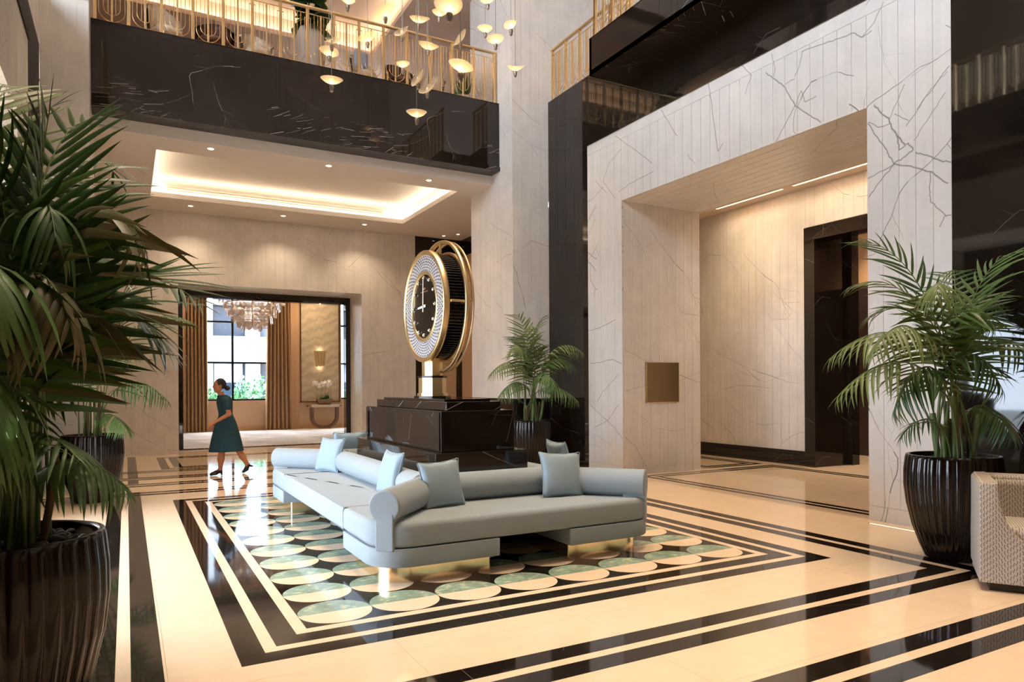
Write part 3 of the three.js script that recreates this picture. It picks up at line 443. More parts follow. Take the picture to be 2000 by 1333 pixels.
// ------------------------------------------------------------------ glass pendants
{
  const glass = phy({ color: new THREE.Color(0.95, 0.82, 0.56), transmission: 0.88, thickness: 0, roughness: 0.52, side: THREE.DoubleSide });
  const bulbM = std({ color: '#000000', emissive: new THREE.Color(1, 0.74, 0.40), emissiveIntensity: 3 }), wire = std({ color: '#8d8378', metalness: 0.8, roughness: 0.35 });
  const list = [[757, 27, 48, 0.35, 'with tilted disc, upper left of the cluster'], [822, 40, 40, 0.12, 'below and left of the largest disc'], [882, 14, 56, 0.3, 'the largest disc, near the top edge'], [862, 27, 30, 0, 'small disc just behind the largest one'], [684, 4, 28, 0.1, 'cut by the top edge above the vase'], [722, 77, 40, 0.22, 'level with the handrail left of centre'], [652, 82, 30, 0.5, 'pale disc right of the tall vase'], [647, 105, 38, 0.28, 'second disc down on the left'], [651, 160, 43, 0.02, 'shallow bowl lowest on the left'], [840, 92, 40, 0.16, 'glowing disc in the middle of the railing'], [903, 76, 38, 0.55, 'pale disc above the railing near the pier'], [952, 58, 30, 0.1, 'small disc in front of the pale pier'], [972, 79, 34, 0.2, 'glowing disc beside the railing end'], [903, 132, 50, 0.3, 'wide disc low in front of the railing'], [791, 128, 26, 0.1, 'tiny disc in front of the dark chair'], [820, 155, 38, 0.6, 'pale tilted disc low in the cluster'], [838, 175, 38, 0.45, 'pale disc hanging against the black marble'], [817, 224, 40, 0.02, 'shallow bowl lowest of all'], [1010, 133, 36, 0.18, 'alone in front of the ribbed pier'], [1002, 50, 26, 0.3, 'faint disc high before the ribbed pier'], [957, 2, 30, 0.15, 'cut by the top edge before the pier'], [789, 64, 32, 0.5, 'pale disc over the handrail at centre']];
  let pk = 0;
  for (const [px, py, w, tilt, which] of list) {
    const depth = Math.min(10.6, Math.max(7.9, 1377 * 0.3 / w)) - (pk++ * 5 % 11) * 0.24, D = w * depth / 1377, p = at(px, py, depth);
    const o = thing('pendant_lamp', `pleated glass pendant lamp, ${which}`, 'pendant', [p.x, p.y, p.z], 0, 'glass pendant cluster');
    const N = 44, pos = [], idx = [], nr = 7, lob = rr(0, 6.3), el = rr(0.04, 0.12);
    for (let i = 0; i <= nr; i++) for (let j = 0; j <= N; j++) {
      const a = j / N * Math.PI * 2, u = i / nr, R = D / 2 * (0.07 + 0.93 * u) * (1 + el * Math.cos(a - lob) * u * u), y = 0.23 * D * (u * u - 0.55) + Math.sin(a * 22) * 0.004 * u + 0.1 * D * u * u * Math.cos(2 * (a - lob)) * tilt;
      pos.push(Math.cos(a) * R, y, Math.sin(a) * R);
    }
    for (let i = 0; i < nr; i++) for (let j = 0; j < N; j++) { const q = i * (N + 1) + j; idx.push(q, q + 1, q + N + 1, q + 1, q + N + 2, q + N + 1); }
    const g = new THREE.BufferGeometry(); g.setAttribute('position', new THREE.Float32BufferAttribute(pos, 3)); g.setIndex(idx); g.computeVertexNormals();
    const sh = part('glass_shade', g, glass, o); sh.rotation.set(Math.cos(lob) * tilt * 1.3 + 0.12, 0, Math.sin(lob) * tilt * 1.3 + tilt * 0.5);
    const lit = !which.startsWith('pale'); part('bulb', lathe([[0.001, 0.055], [0.012, 0.05], [0.016, 0.03], [0.012, 0.0], [0.001, -0.004]], 14), lit ? bulbM : M.white, o).position.y = -0.03;
    part('socket', lathe([[0.001, -0.13], [0.012, -0.128], [0.02, -0.115], [0.02, -0.09], [0.026, -0.085], [0.026, -0.055], [0.016, -0.045], [0.001, -0.04]], 16), wire, o);
    part('cord', cyl(0.0035, 0.0035, 14.5 - p.y - 0.02, 0, 0.02, 0, 6), wire, o);
    if (!lit) continue;
    const l = shadowed(new THREE.PointLight(WARMER, LUM.pendant, 0, 2)); l.position.y = -0.012; l.shadow.radius = 0.6; o.add(l);
  }
}
// ------------------------------------------------------------------ clock on its plinth
{
  const cx = 2.93, cz = -7.165, P = thing('plinth', 'stepped black marble plinth carrying the great clock', 'plinth', [cx, 0, cz]);
  part('base', rbx(-0.48, 0.48, 0, 0.885, -1.243, 1.241, 0.006), M.blackB, P);
  const body = part('body', rbx(-0.386, 0.386, 0.885, 1.268, -1.145, 1.145, 0.006), M.blackB, P);
  const fr = (x, s) => [bx(Math.min(x, x + s * 0.012), Math.max(x, x + s * 0.012), 0.9, 1.255, 1.06, 1.125), bx(Math.min(x, x + s * 0.012), Math.max(x, x + s * 0.012), 0.9, 1.255, -1.125, -1.06), bx(Math.min(x, x + s * 0.012), Math.max(x, x + s * 0.012), 1.215, 1.255, -1.06, 1.06)];
  part('panel_frame', [...fr(-0.386, -1), ...fr(0.386, 1)], M.black, body);
  part('cap', rbx(-0.289, 0.289, 1.268, 1.351, -1.048, 1.048, 0.005), M.black, P); part('top_slab', rbx(-0.25, 0.25, 1.351, 1.376, -0.9, 0.9, 0.004), M.blackB, P);
  // clock: built looking along +z, then turned to face -x
  const K = thing('clock', 'huge round gold clock with white jewelled ring and black dial', 'clock', [cx, 1.376, cz], -Math.PI / 2), cy = 2.366 - 1.376;
  const oct = (r, y0, y1, m, n) => { const g = new THREE.CylinderGeometry(r, r, y1 - y0, 8); g.rotateY(Math.PI / 8); g.translate(0, (y0 + y1) / 2, 0); const f = g.toNonIndexed(); f.computeVertexNormals(); return part(n, boxUV(f), m, K); };
  oct(0.2, 0, 0.02, M.darkPaint, 'foot_plate'); oct(0.165, 0.02, 0.05, M.brass, 'foot_step'); oct(0.15, 0.05, 0.215, M.brass, 'pedestal'); oct(0.16, 0.215, 0.238, M.darkPaint, 'collar'); oct(0.112, 0.238, 0.44, M.brass, 'neck');
  const zf = 0.10, ring = (pts, m, name, y = cy, z = 0) => { const g = lathe(pts, 96); g.rotateX(Math.PI / 2); const q = part(name, g, m, K); q.position.set(0, y, z); return q; };
  // ribbed drum
  { const s = new THREE.Shape(), n = 104; for (let i = 0; i < n; i++) { const a = i / n * 6.28319, d = 6.28319 / n; const pts = [[0.545, a], [0.572, a + d * 0.2], [0.572, a + d * 0.6], [0.545, a + d * 0.8]]; pts.forEach(([r, t], k) => (i + k ? s.lineTo(Math.cos(t) * r, Math.sin(t) * r) : s.moveTo(r, 0))); } s.closePath();
    const g = new THREE.ExtrudeGeometry(s, { depth: 0.235, bevelEnabled: false }); const q = part('drum', g, M.darkPaint, K); q.position.set(0, cy, zf - 0.25); }
  ring([[0.552, zf - 0.005], [0.56, zf + 0.012], [0.585, zf + 0.02], [0.603, zf + 0.008], [0.606, zf - 0.03], [0.6, zf - 0.05], [0.56, zf - 0.052]], M.goldSatin, 'bezel');
  ring([[0.375, zf - 0.006], [0.556, zf - 0.006], [0.556, zf - 0.02], [0.375, zf - 0.02]], std({ color: '#bdb9bb', roughness: 0.3 }), 'jewel_ring');
  ring([[0.345, zf - 0.012], [0.35, zf + 0.002], [0.366, zf + 0.006], [0.382, zf], [0.384, zf - 0.01]], M.brass, 'inner_ring');
  const dialM = std({ color: '#1c1512', roughness: 0.22, metalness: 0.6 });
  ring([[0.001, zf - 0.012], [0.35, zf - 0.012], [0.35, zf - 0.03], [0.001, zf - 0.03]], dialM, 'dial');
  { const rows = 6, n = 66, g = new THREE.SphereGeometry(1, 6, 4), im = new THREE.InstancedMesh(g, std({ color: '#15141a', roughness: 0.2 }), rows * n), m4 = new THREE.Matrix4(), q = new THREE.Quaternion(); let i = 0;
    for (let r = 0; r < rows; r++) for (let k = 0; k < n; k++) { const a = (k + (r % 2) * 0.5) / n * 6.28319, R = 0.395 + r * 0.0285; q.setFromAxisAngle(V(0, 0, 1), a); m4.compose(V(Math.cos(a) * R, cy + Math.sin(a) * R, zf - 0.006), q, V(0.0098, 0.0105 * (R / 0.46), 0.004)); im.setMatrixAt(i++, m4); }
    im.name = 'jewel_dots'; im.userData.kind = 'stuff'; K.add(im); }
  for (let h = 0; h < 12; h++) { const a = Math.PI / 2 - h * Math.PI / 6; const s = part('hour_marker', new THREE.SphereGeometry(0.021, 12, 8), M.silver, K); s.position.set(Math.cos(a) * 0.31, cy + Math.sin(a) * 0.31, zf - 0.006); }
  const hand = (len, w, a, z, name) => { const s = new THREE.Shape(); s.moveTo(-w, -0.06); s.lineTo(-w * 0.6, len); s.lineTo(w * 0.6, len); s.lineTo(w, -0.06); s.closePath(); const q = part(name, new THREE.ExtrudeGeometry(s, { depth: 0.004, bevelEnabled: false }), M.white, K); q.position.set(0, cy, z); q.rotation.z = a; };
  hand(0.29, 0.011, -0.03, zf + 0.004, 'minute_hand'); hand(0.16, 0.015, 1.62, zf, 'hour_hand'); part('hub', new THREE.SphereGeometry(0.018, 12, 8), M.silver, K).position.set(0, cy, zf);
  part('dial_mark', [bx(-0.1, 0.1, -0.004, 0.004, 0, 0.003), bx(-0.03, 0.03, 0.02, 0.045, 0, 0.003)], M.brass, K, 'small gold lettering, too small to read').position.set(0, cy + 0.16, zf - 0.013);
  // hoops behind
  const hoop = (R, z, w, t, name) => ring([[R - t, z - w / 2], [R - t, z + w / 2], [R, z + w / 2 - 0.006], [R + 0.004, z], [R, z - w / 2 + 0.006], [R - t, z - w / 2]], M.goldSatin, name);
  hoop(0.722, -0.095, 0.05, 0.022, 'hoop'); hoop(0.712, -0.165, 0.028, 0.018, 'hoop'); hoop(0.6, -0.16, 0.05, 0.04, 'rear_bezel');
  for (let k = 0; k < 4; k++) { const a = k * Math.PI / 2, q = part('stay', rbx(0.56, 0.715, -0.014, 0.014, -0.012, 0.012, 0.004), M.brass, K); q.position.set(0, cy, -0.1); q.rotation.z = a; if (k === 1) continue; const e = part('cross_bar', rbx(-0.012, 0.012, -0.012, 0.012, -0.17, 0.06, 0.004), M.brass, K); e.position.set(Math.cos(a) * 0.645, cy + Math.sin(a) * 0.645, 0); const f = part('stay', rbx(0.56, 0.65, -0.012, 0.012, -0.01, 0.01, 0.004), M.brass, K); f.position.set(0, cy, 0.045); f.rotation.z = a; }
}
// ------------------------------------------------------------------ island sofa
{
  const S = thing('island_sofa', 'pale grey-blue velvet island sofa with rolled back around the clock plinth', 'sofa', [2.93, 0, -7.22]);
  const hx = 1.33, hz = 2.22, R = 0.3, px = 0.49, pz = 1.3;
  const rect = (x0, x1, z0, z1, cs) => { // cs: radius at the corners (x0,z0)(x1,z0)(x1,z1)(x0,z1)
    const s = new THREE.Shape(), [a, b, c, d] = cs; s.moveTo(x0 + a, z0); s.lineTo(x1 - b, z0); if (b) s.absarc(x1 - b, z0 + b, b, -Math.PI / 2, 0, false); s.lineTo(x1, z1 - c); if (c) s.absarc(x1 - c, z1 - c, c, 0, Math.PI / 2, false); s.lineTo(x0 + d, z1); if (d) s.absarc(x0 + d, z1 - d, d, Math.PI / 2, Math.PI, false); s.lineTo(x0, z0 + a); if (a) s.absarc(x0 + a, z0 + a, a, Math.PI, Math.PI * 1.5, false); return s;
  };
  const slab = (sh, y0, y1, bev) => { const g = new THREE.ExtrudeGeometry(sh, { depth: y1 - y0 - 2 * bev, bevelEnabled: bev > 0, bevelThickness: bev, bevelSize: bev, bevelOffset: -bev, bevelSegments: 4, curveSegments: 16 }); g.rotateX(Math.PI / 2); g.translate(0, y1 - bev, 0); const q = toCreasedNormals(boxUV(g), 0.7), p = q.attributes.position, n = q.attributes.normal; for (let i = 0; i < p.count; i += 3) if (Math.abs(p.getY(i) - p.getY(i + 1)) + Math.abs(p.getY(i) - p.getY(i + 2)) < 1e-6) for (let k = 0; k < 3; k++) n.setXYZ(i + k, 0, p.getY(i) > (y0 + y1) / 2 ? 1 : -1, 0); return q; };
  const SY = 0.48, Sb = 0.283;
  part('seat', slab(rect(-hx, hx, pz, hz, [0.02, 0.02, R, R]), Sb, SY, 0.045), M.velvet, S); part('seat', slab(rect(-hx, hx, -hz, -pz, [R, R, 0.02, 0.02]), Sb, SY, 0.045), M.velvet, S);
  for (const s of [-1, 1]) part('seat', slab(rect(Math.min(s * px, s * hx), Math.max(s * px, s * hx), -pz + 0.004, pz - 0.004, [0.01, 0.01, 0.01, 0.01]), Sb, SY, 0.035), M.velvet, S);
  for (const sx of [-1, 1]) for (const sz of [-1, 1]) {
    const inner = sx < 0 ? 0.31 : 0.36, x0 = sx < 0 ? -hx : inner, x1 = sx < 0 ? -inner : hx, z0 = sz < 0 ? -hz : pz, z1 = sz < 0 ? -pz : hz, cs = [0.01, 0.01, 0.01, 0.01]; cs[sz < 0 ? (sx < 0 ? 0 : 1) : (sx < 0 ? 3 : 2)] = R;
    part('skirt', slab(rect(x0, x1, z0, z1, cs), 0.142, Sb - 0.001, 0.006), M.velvet, S);
    const cf = cs.map((c) => (c > 0.1 ? R - 0.08 : 0.01)); part('foot', slab(rect(x0 + (sx < 0 ? 0.1 : 0.04), x1 - (sx < 0 ? 0.04 : 0.1), z0 + (sz < 0 ? 0.1 : 0.03), z1 - (sz < 0 ? 0.03 : 0.1), cf), 0, 0.142, 0), M.champagne, S, 'polished brass plinth foot');
  }
  // rolled backs
  const rr0 = 0.127, RY = 0.6;
  const roll = (ax, az, bx_, bz) => { const L = Math.hypot(bx_ - ax, bz - az), pts = [[0.001, 0]]; for (let k = 0; k <= 6; k++) { const a = k / 6 * Math.PI / 2; pts.push([rr0 - 0.02 + Math.sin(a) * 0.02, 0.014 - Math.cos(a) * 0.014]); } const m = pts.map(([r, y]) => [r, L - y]).reverse(); const g = lathe([...pts, ...m], 40); g.rotateX(Math.PI / 2); const q = part('back_roll', g, M.velvet, S); q.position.set(ax, RY, az); q.rotation.y = Math.atan2(bx_ - ax, bz - az); return q; };
  roll(-0.62, pz + 0.15, 0.62, pz + 0.15); roll(-0.62, -pz - 0.15, 0.62, -pz - 0.15);
  roll(-px - 0.14, -1.3, -px - 0.14, 1.36); roll(px + 0.14, -1.3, px + 0.14, 1.36);
  const cxr = hx - R + R * Math.SQRT1_2, czr = hz - R + R * Math.SQRT1_2;
  for (const sx of [-1, 1]) for (const sz of [-1, 1]) {
    roll(sx * (px + 0.06), sz * (pz + 0.07), sx * (cxr + 0.004), sz * (czr + 0.004));
    const st = part('arm_post', rbx(-0.075, 0.075, Sb - 0.02, RY - 0.05, -0.2, 0.006, 0.012, 2), M.velvet, S); st.position.set(sx * cxr, 0, sz * czr); st.rotation.y = Math.atan2(sx, sz);
  }
  // back core hidden between rolls and plinth
  part('back_core', [bx(-px + 0.002, px - 0.002, 0.3, 0.62, pz - 0.03, pz + 0.02)], M.velvet, S);
}
function pillow(label, x, y, z, yaw, lean, s = 0.46, roll = 0) {
  const N = 18, pos = [], idx = [], uv = [];
  for (const side of [1, -1]) for (let i = 0; i <= N; i++) for (let j = 0; j <= N; j++) {
    const u = i / N * 2 - 1, v = j / N * 2 - 1, pin = 1 - 0.09 * (1 - u * u) * Math.abs(v) ** 3 , pin2 = 1 - 0.09 * (1 - v * v) * Math.abs(u) ** 3;
    const t = Math.pow(Math.max(0, (1 - u * u) * (1 - v * v)), 0.42), w = 0.006 * Math.sin(u * 9 + v * 3) * (1 - t) ;
    pos.push(u * s / 2 * pin2, v * s / 2 * pin + s / 2, side * (t * 0.068) + w); uv.push(u, v);
  }
  const W = N + 1, o2 = W * W;
  for (let i = 0; i < N; i++) for (let j = 0; j < N; j++) { const a = i * W + j; idx.push(a, a + W, a + 1, a + 1, a + W, a + W + 1, o2 + a, o2 + a + 1, o2 + a + W, o2 + a + 1, o2 + a + W + 1, o2 + a + W); }
  let g = new THREE.BufferGeometry(); g.setAttribute('position', new THREE.Float32BufferAttribute(pos, 3)); g.setAttribute('uv', new THREE.Float32BufferAttribute(uv, 2)); g.setIndex(idx); g = mergeVertices(g, 1e-5); g.computeVertexNormals();
  const P = thing('throw_pillow', label, 'cushion', [x, y, z], yaw, 'blue-grey scatter cushions on the island sofa');
  const b = part('cover', g, M.cushion, P); b.rotation.x = -lean; b.rotation.z = roll;
  const e = []; for (let k = 0; k <= 40; k++) { const q = k / 40 * 4, f = q % 1 * 2 - 1, c = Math.floor(q) % 4; let u = [f, 1, -f, -1][c], v = [-1, f, 1, -f][c]; e.push(V(u * s / 2 * (1 - 0.09 * (1 - v * v) * Math.abs(u) ** 3), v * s / 2 * (1 - 0.09 * (1 - u * u) * Math.abs(v) ** 3) + s / 2, 0)); }
  part('piping', new THREE.TubeGeometry(new THREE.CatmullRomCurve3(e, true), 120, 0.0045, 5, true), M.cushion, b);
  return P;
}
pillow('blue-grey cushion on the near seat beside the rolled arm end', 2.36, 0.475, -5.5, 0.12, 0.22, 0.4, 0.05);
pillow('blue-grey cushion at the right end of the near seat', 3.52, 0.475, -5.46, -0.1, 0.3, 0.42, -0.05);
pillow('cushion at the far end of the left seat where two rolls meet', 2.1, 0.475, -8.52, -1.15, 0.3, 0.42);
pillow('cushion peeking up behind the near corner roll', 2.14, 0.475, -6.42, -1.5, 0.25, 0.42);
pillow('cushion half hidden behind the far right of the sofa', 4.04, 0.475, -6.25, 1.45, 0.22, 0.46);
pillow('cushion half hidden behind the far end of the sofa', 2.5, 0.475, -9.0, 3.3, 0.2, 0.46);

// ------------------------------------------------------------------ potted palms
const potGeo = (() => {                                                    // fluted, egg-shaped
  const prof = [[0.02, 0], [0.2, 0], [0.215, 0.01], [0.255, 0.1], [0.315, 0.27], [0.358, 0.46], [0.376, 0.62], [0.374, 0.75], [0.362, 0.86], [0.355, 0.885], [0.335, 0.888], [0.325, 0.875], [0.325, 0.8], [0.02, 0.795]], sp = []; 
  for (let i = 0; i < prof.length - 1; i++) { const n = i >= 2 && i < 8 ? 4 : 1; for (let k = 0; k < n; k++) sp.push([prof[i][0] + (prof[i + 1][0] - prof[i][0]) * k / n, prof[i][1] + (prof[i + 1][1] - prof[i][1]) * k / n]); } sp.push(prof[prof.length - 1]);
  const c = new THREE.CatmullRomCurve3(sp.map(([r, y]) => V(r, y, 0)), false, 'centripetal'), N = 34 * 6, pos = [], idx = [], nr = sp.length;
  for (let i = 0; i < nr; i++) for (let j = 0; j <= N; j++) { const a = j / N * Math.PI * 2, f = sp[i][1] > 0.03 && sp[i][1] < 0.884 && sp[i][0] > 0.2 && i < nr - 3 ? 1 : 0, fl = 1 - f * 0.035 * (1 - Math.abs(Math.sin(a * 17))) ** 1.5; pos.push(Math.cos(a) * sp[i][0] * fl, sp[i][1], Math.sin(a) * sp[i][0] * fl); }
  for (let i = 0; i < nr - 1; i++) for (let j = 0; j < N; j++) { const q = i * (N + 1) + j; idx.push(q, q + N + 1, q + 1, q + 1, q + N + 1, q + N + 2); }
  let g = new THREE.BufferGeometry(); g.setAttribute('position', new THREE.Float32BufferAttribute(pos, 3)); g.setIndex(idx); g.computeVertexNormals(); return g;
})();
const pebbleGeo = (() => { const g = new THREE.IcosahedronGeometry(1, 1); return g; })();
function leafletGeo(len, w, droop, cup) {                                   // along +x, hanging towards -y, folded along its midrib
  const n = 6, pos = [], idx = [];
  for (let i = 0; i <= n; i++) { const t = i / n, wd = w * Math.min(1, 0.35 + 2.6 * t) * Math.pow(1 - t, 0.62) + 0.0006, x = len * (t - 0.12 * droop * t * t), y = -len * droop * t * t * 0.55, f = wd * cup; pos.push(x, y - f, -wd / 2, x, y, 0, x, y - f, wd / 2); }
  for (let i = 0; i < n; i++) { const a = i * 3; idx.push(a, a + 1, a + 3, a + 1, a + 4, a + 3, a + 1, a + 2, a + 4, a + 2, a + 5, a + 4); }
  const g = new THREE.BufferGeometry(); g.setAttribute('position', new THREE.Float32BufferAttribute(pos, 3)); g.setIndex(idx); g.computeVertexNormals(); return g;
}
const leafShapes = []; for (let k = 0; k < 7; k++) leafShapes.push([0.1, 0.25, 0.45, 0.7, 0.95, 1.25, 1.6].map((d) => leafletGeo(1, 0.098, d, 0.25))[k]);
// one frond from base to tip; bend = how high it arches; leaves as parts of their own when single is set
function frond(P, base, tip, o = {}) {
  const { pairs = 24, leaf = 0.42, rise = 0.6, petiole = 0.42, single = true, mat = M.leaf, droop = 0.5, spread = 1, wide = 1, side = 0 } = o;
  const d = tip.clone().sub(base), flat = V(d.x, 0, d.z), p1 = base.clone().addScaledVector(flat, 0.06).add(V(0, d.y * 0.55 + rise * 0.55, 0)), p2 = base.clone().addScaledVector(flat, 0.5).add(V(0, d.y * 0.95 + rise * 0.75, 0));
  const c = new THREE.CubicBezierCurve3(base, p1, p2, tip), ps = c.getSpacedPoints(30), cc = new THREE.CatmullRomCurve3(ps);
  const fr = new THREE.Group(); fr.name = 'frond'; P.add(fr);
  { const N = 26, k = 5, pos = [], idx = []; for (let i = 0; i <= N; i++) { const t = i / N, p = cc.getPointAt(t), tg = cc.getTangentAt(t), r = 0.0105 * (1 - 0.82 * t), s = V(-tg.z, 0, tg.x).normalize(), u = s.clone().cross(tg).normalize(); for (let j = 0; j < k; j++) { const a = j / k * 6.28319; const q = p.clone().addScaledVector(s, Math.cos(a) * r).addScaledVector(u, Math.sin(a) * r); pos.push(q.x, q.y, q.z); } }
    for (let i = 0; i < N; i++) for (let j = 0; j < k; j++) { const a = i * k + j, b = i * k + (j + 1) % k; idx.push(a, a + k, b, b, a + k, b + k); }
    const g = new THREE.BufferGeometry(); g.setAttribute('position', new THREE.Float32BufferAttribute(pos, 3)); g.setIndex(idx); g.computeVertexNormals(); part('rachis', g, M.stem, fr); }
  const merged = [], m4 = new THREE.Matrix4(), X = V(0, 0, 0), Y = V(0, 0, 0), Z = V(0, 0, 0);
  for (let i = 0; i < pairs; i++) {
    const t = petiole + (1 - petiole) * (i + 0.5) / pairs, p = cc.getPointAt(Math.min(0.999, t)), tg = cc.getTangentAt(Math.min(0.999, t)), sd = V(-tg.z, 0, tg.x); if (sd.length() < 0.05) sd.set(1, 0, 0); sd.normalize();
    const up = sd.clone().cross(tg).normalize(); if (up.y < 0 && Math.abs(tg.y) < 0.9) up.negate();
    const q = (i + 0.5) / pairs, L = leaf * (0.5 + 0.62 * Math.sin(Math.PI * Math.min(1, 0.18 + 0.72 * q)) - 0.42 * q * q) * rr(0.9, 1.08);
    for (const s of [-1, 1]) {
      if (rnd() < 0.03) continue;
      const ang = (1.08 - 0.6 * q) * spread + rr(-0.07, 0.07);
      X.copy(tg).multiplyScalar(Math.cos(ang)).addScaledVector(sd, s * Math.sin(ang)).addScaledVector(up, 0.18 + side * s).addScaledVector(V(0, -1, 0), droop * 0.35).normalize();
      Y.copy(up).addScaledVector(X, -up.dot(X)).normalize(); if (Y.y < 0) Y.negate(); Z.copy(X).cross(Y);
      m4.makeBasis(X, Y, Z).scale(V(L, L, L * rr(0.9, 1.15) * wide)).setPosition(p);
      { const wx = P.position.x + p.x + X.x * L; if (wx < -0.93 || wx > 7.12) continue; }
      const g = leafShapes[Math.min(6, Math.max(0, Math.floor(droop * 3.2 + rr(-0.8, 1.6))))];
      if (single) { const l = part('leaflet', g, rnd() < 0.16 && mat === M.leaf ? M.leafDark : mat, fr); m4.decompose(l.position, l.quaternion, l.scale); } else { const h = g.clone(); h.applyMatrix4(m4); merged.push(h); }
    }
  }
  if (!single) part('leaflets', join(merged), mat, fr);
  return fr;
}
function palm(label, x, z, stems = 9) {
  const P = thing('potted_palm', label, 'palm', [x, 0, z], 0, 'potted palms in fluted dark pots');
  const pot = part('pot', potGeo, M.pot, P); part('soil', cyl(0.322, 0.322, 0.02, 0, 0.8, 0, 40), M.soil, P);
  { const im = new THREE.InstancedMesh(pebbleGeo, M.pebble, 130), m = new THREE.Matrix4(), q = new THREE.Quaternion(); for (let i = 0; i < 130; i++) { const r = Math.sqrt(rnd()) * 0.29, a = rr(0, 6.3), s = rr(0.018, 0.036); q.setFromEuler(new THREE.Euler(rr(0, 6), rr(0, 6), rr(0, 6))); m.compose(V(Math.cos(a) * r, 0.825 + rr(0, 0.015), Math.sin(a) * r), q, V(s * 1.25, s * 0.75, s)); im.setMatrixAt(i, m); } im.name = 'pebbles'; im.userData.kind = 'stuff'; im.castShadow = im.receiveShadow = true; P.add(im); }
  for (let k = 0; k < stems; k++) { const a = k / stems * 6.28 + rr(-0.3, 0.3), r = rr(0.03, 0.15), h = rr(0.28, 0.6), b = V(Math.cos(a) * r, 0.8, Math.sin(a) * r), t = V(Math.cos(a) * r * 1.5, 0.8 + h, Math.sin(a) * r * 1.5); const g = tube([b, b.clone().lerp(t, 0.5), t], 1, 6, 8); const p = g.attributes.position; const cv = curve([b, b.clone().lerp(t, 0.5), t]); const pos = []; void p; void pos; void cv; part('stem', tube([b, b.clone().lerp(t, 0.5).add(V(rr(-0.01, 0.01), 0, rr(-0.01, 0.01))), t], rr(0.014, 0.026), 8, 8), k % 3 ? M.stem : M.stemBrown, P); }
  return P;
}
const root = (k, n) => { const a = k / n * 6.283 + 0.4, r = 0.09 + 0.06 * ((k * 7) % 3) / 2; return V(Math.cos(a) * r, 0.84, Math.sin(a) * r); };
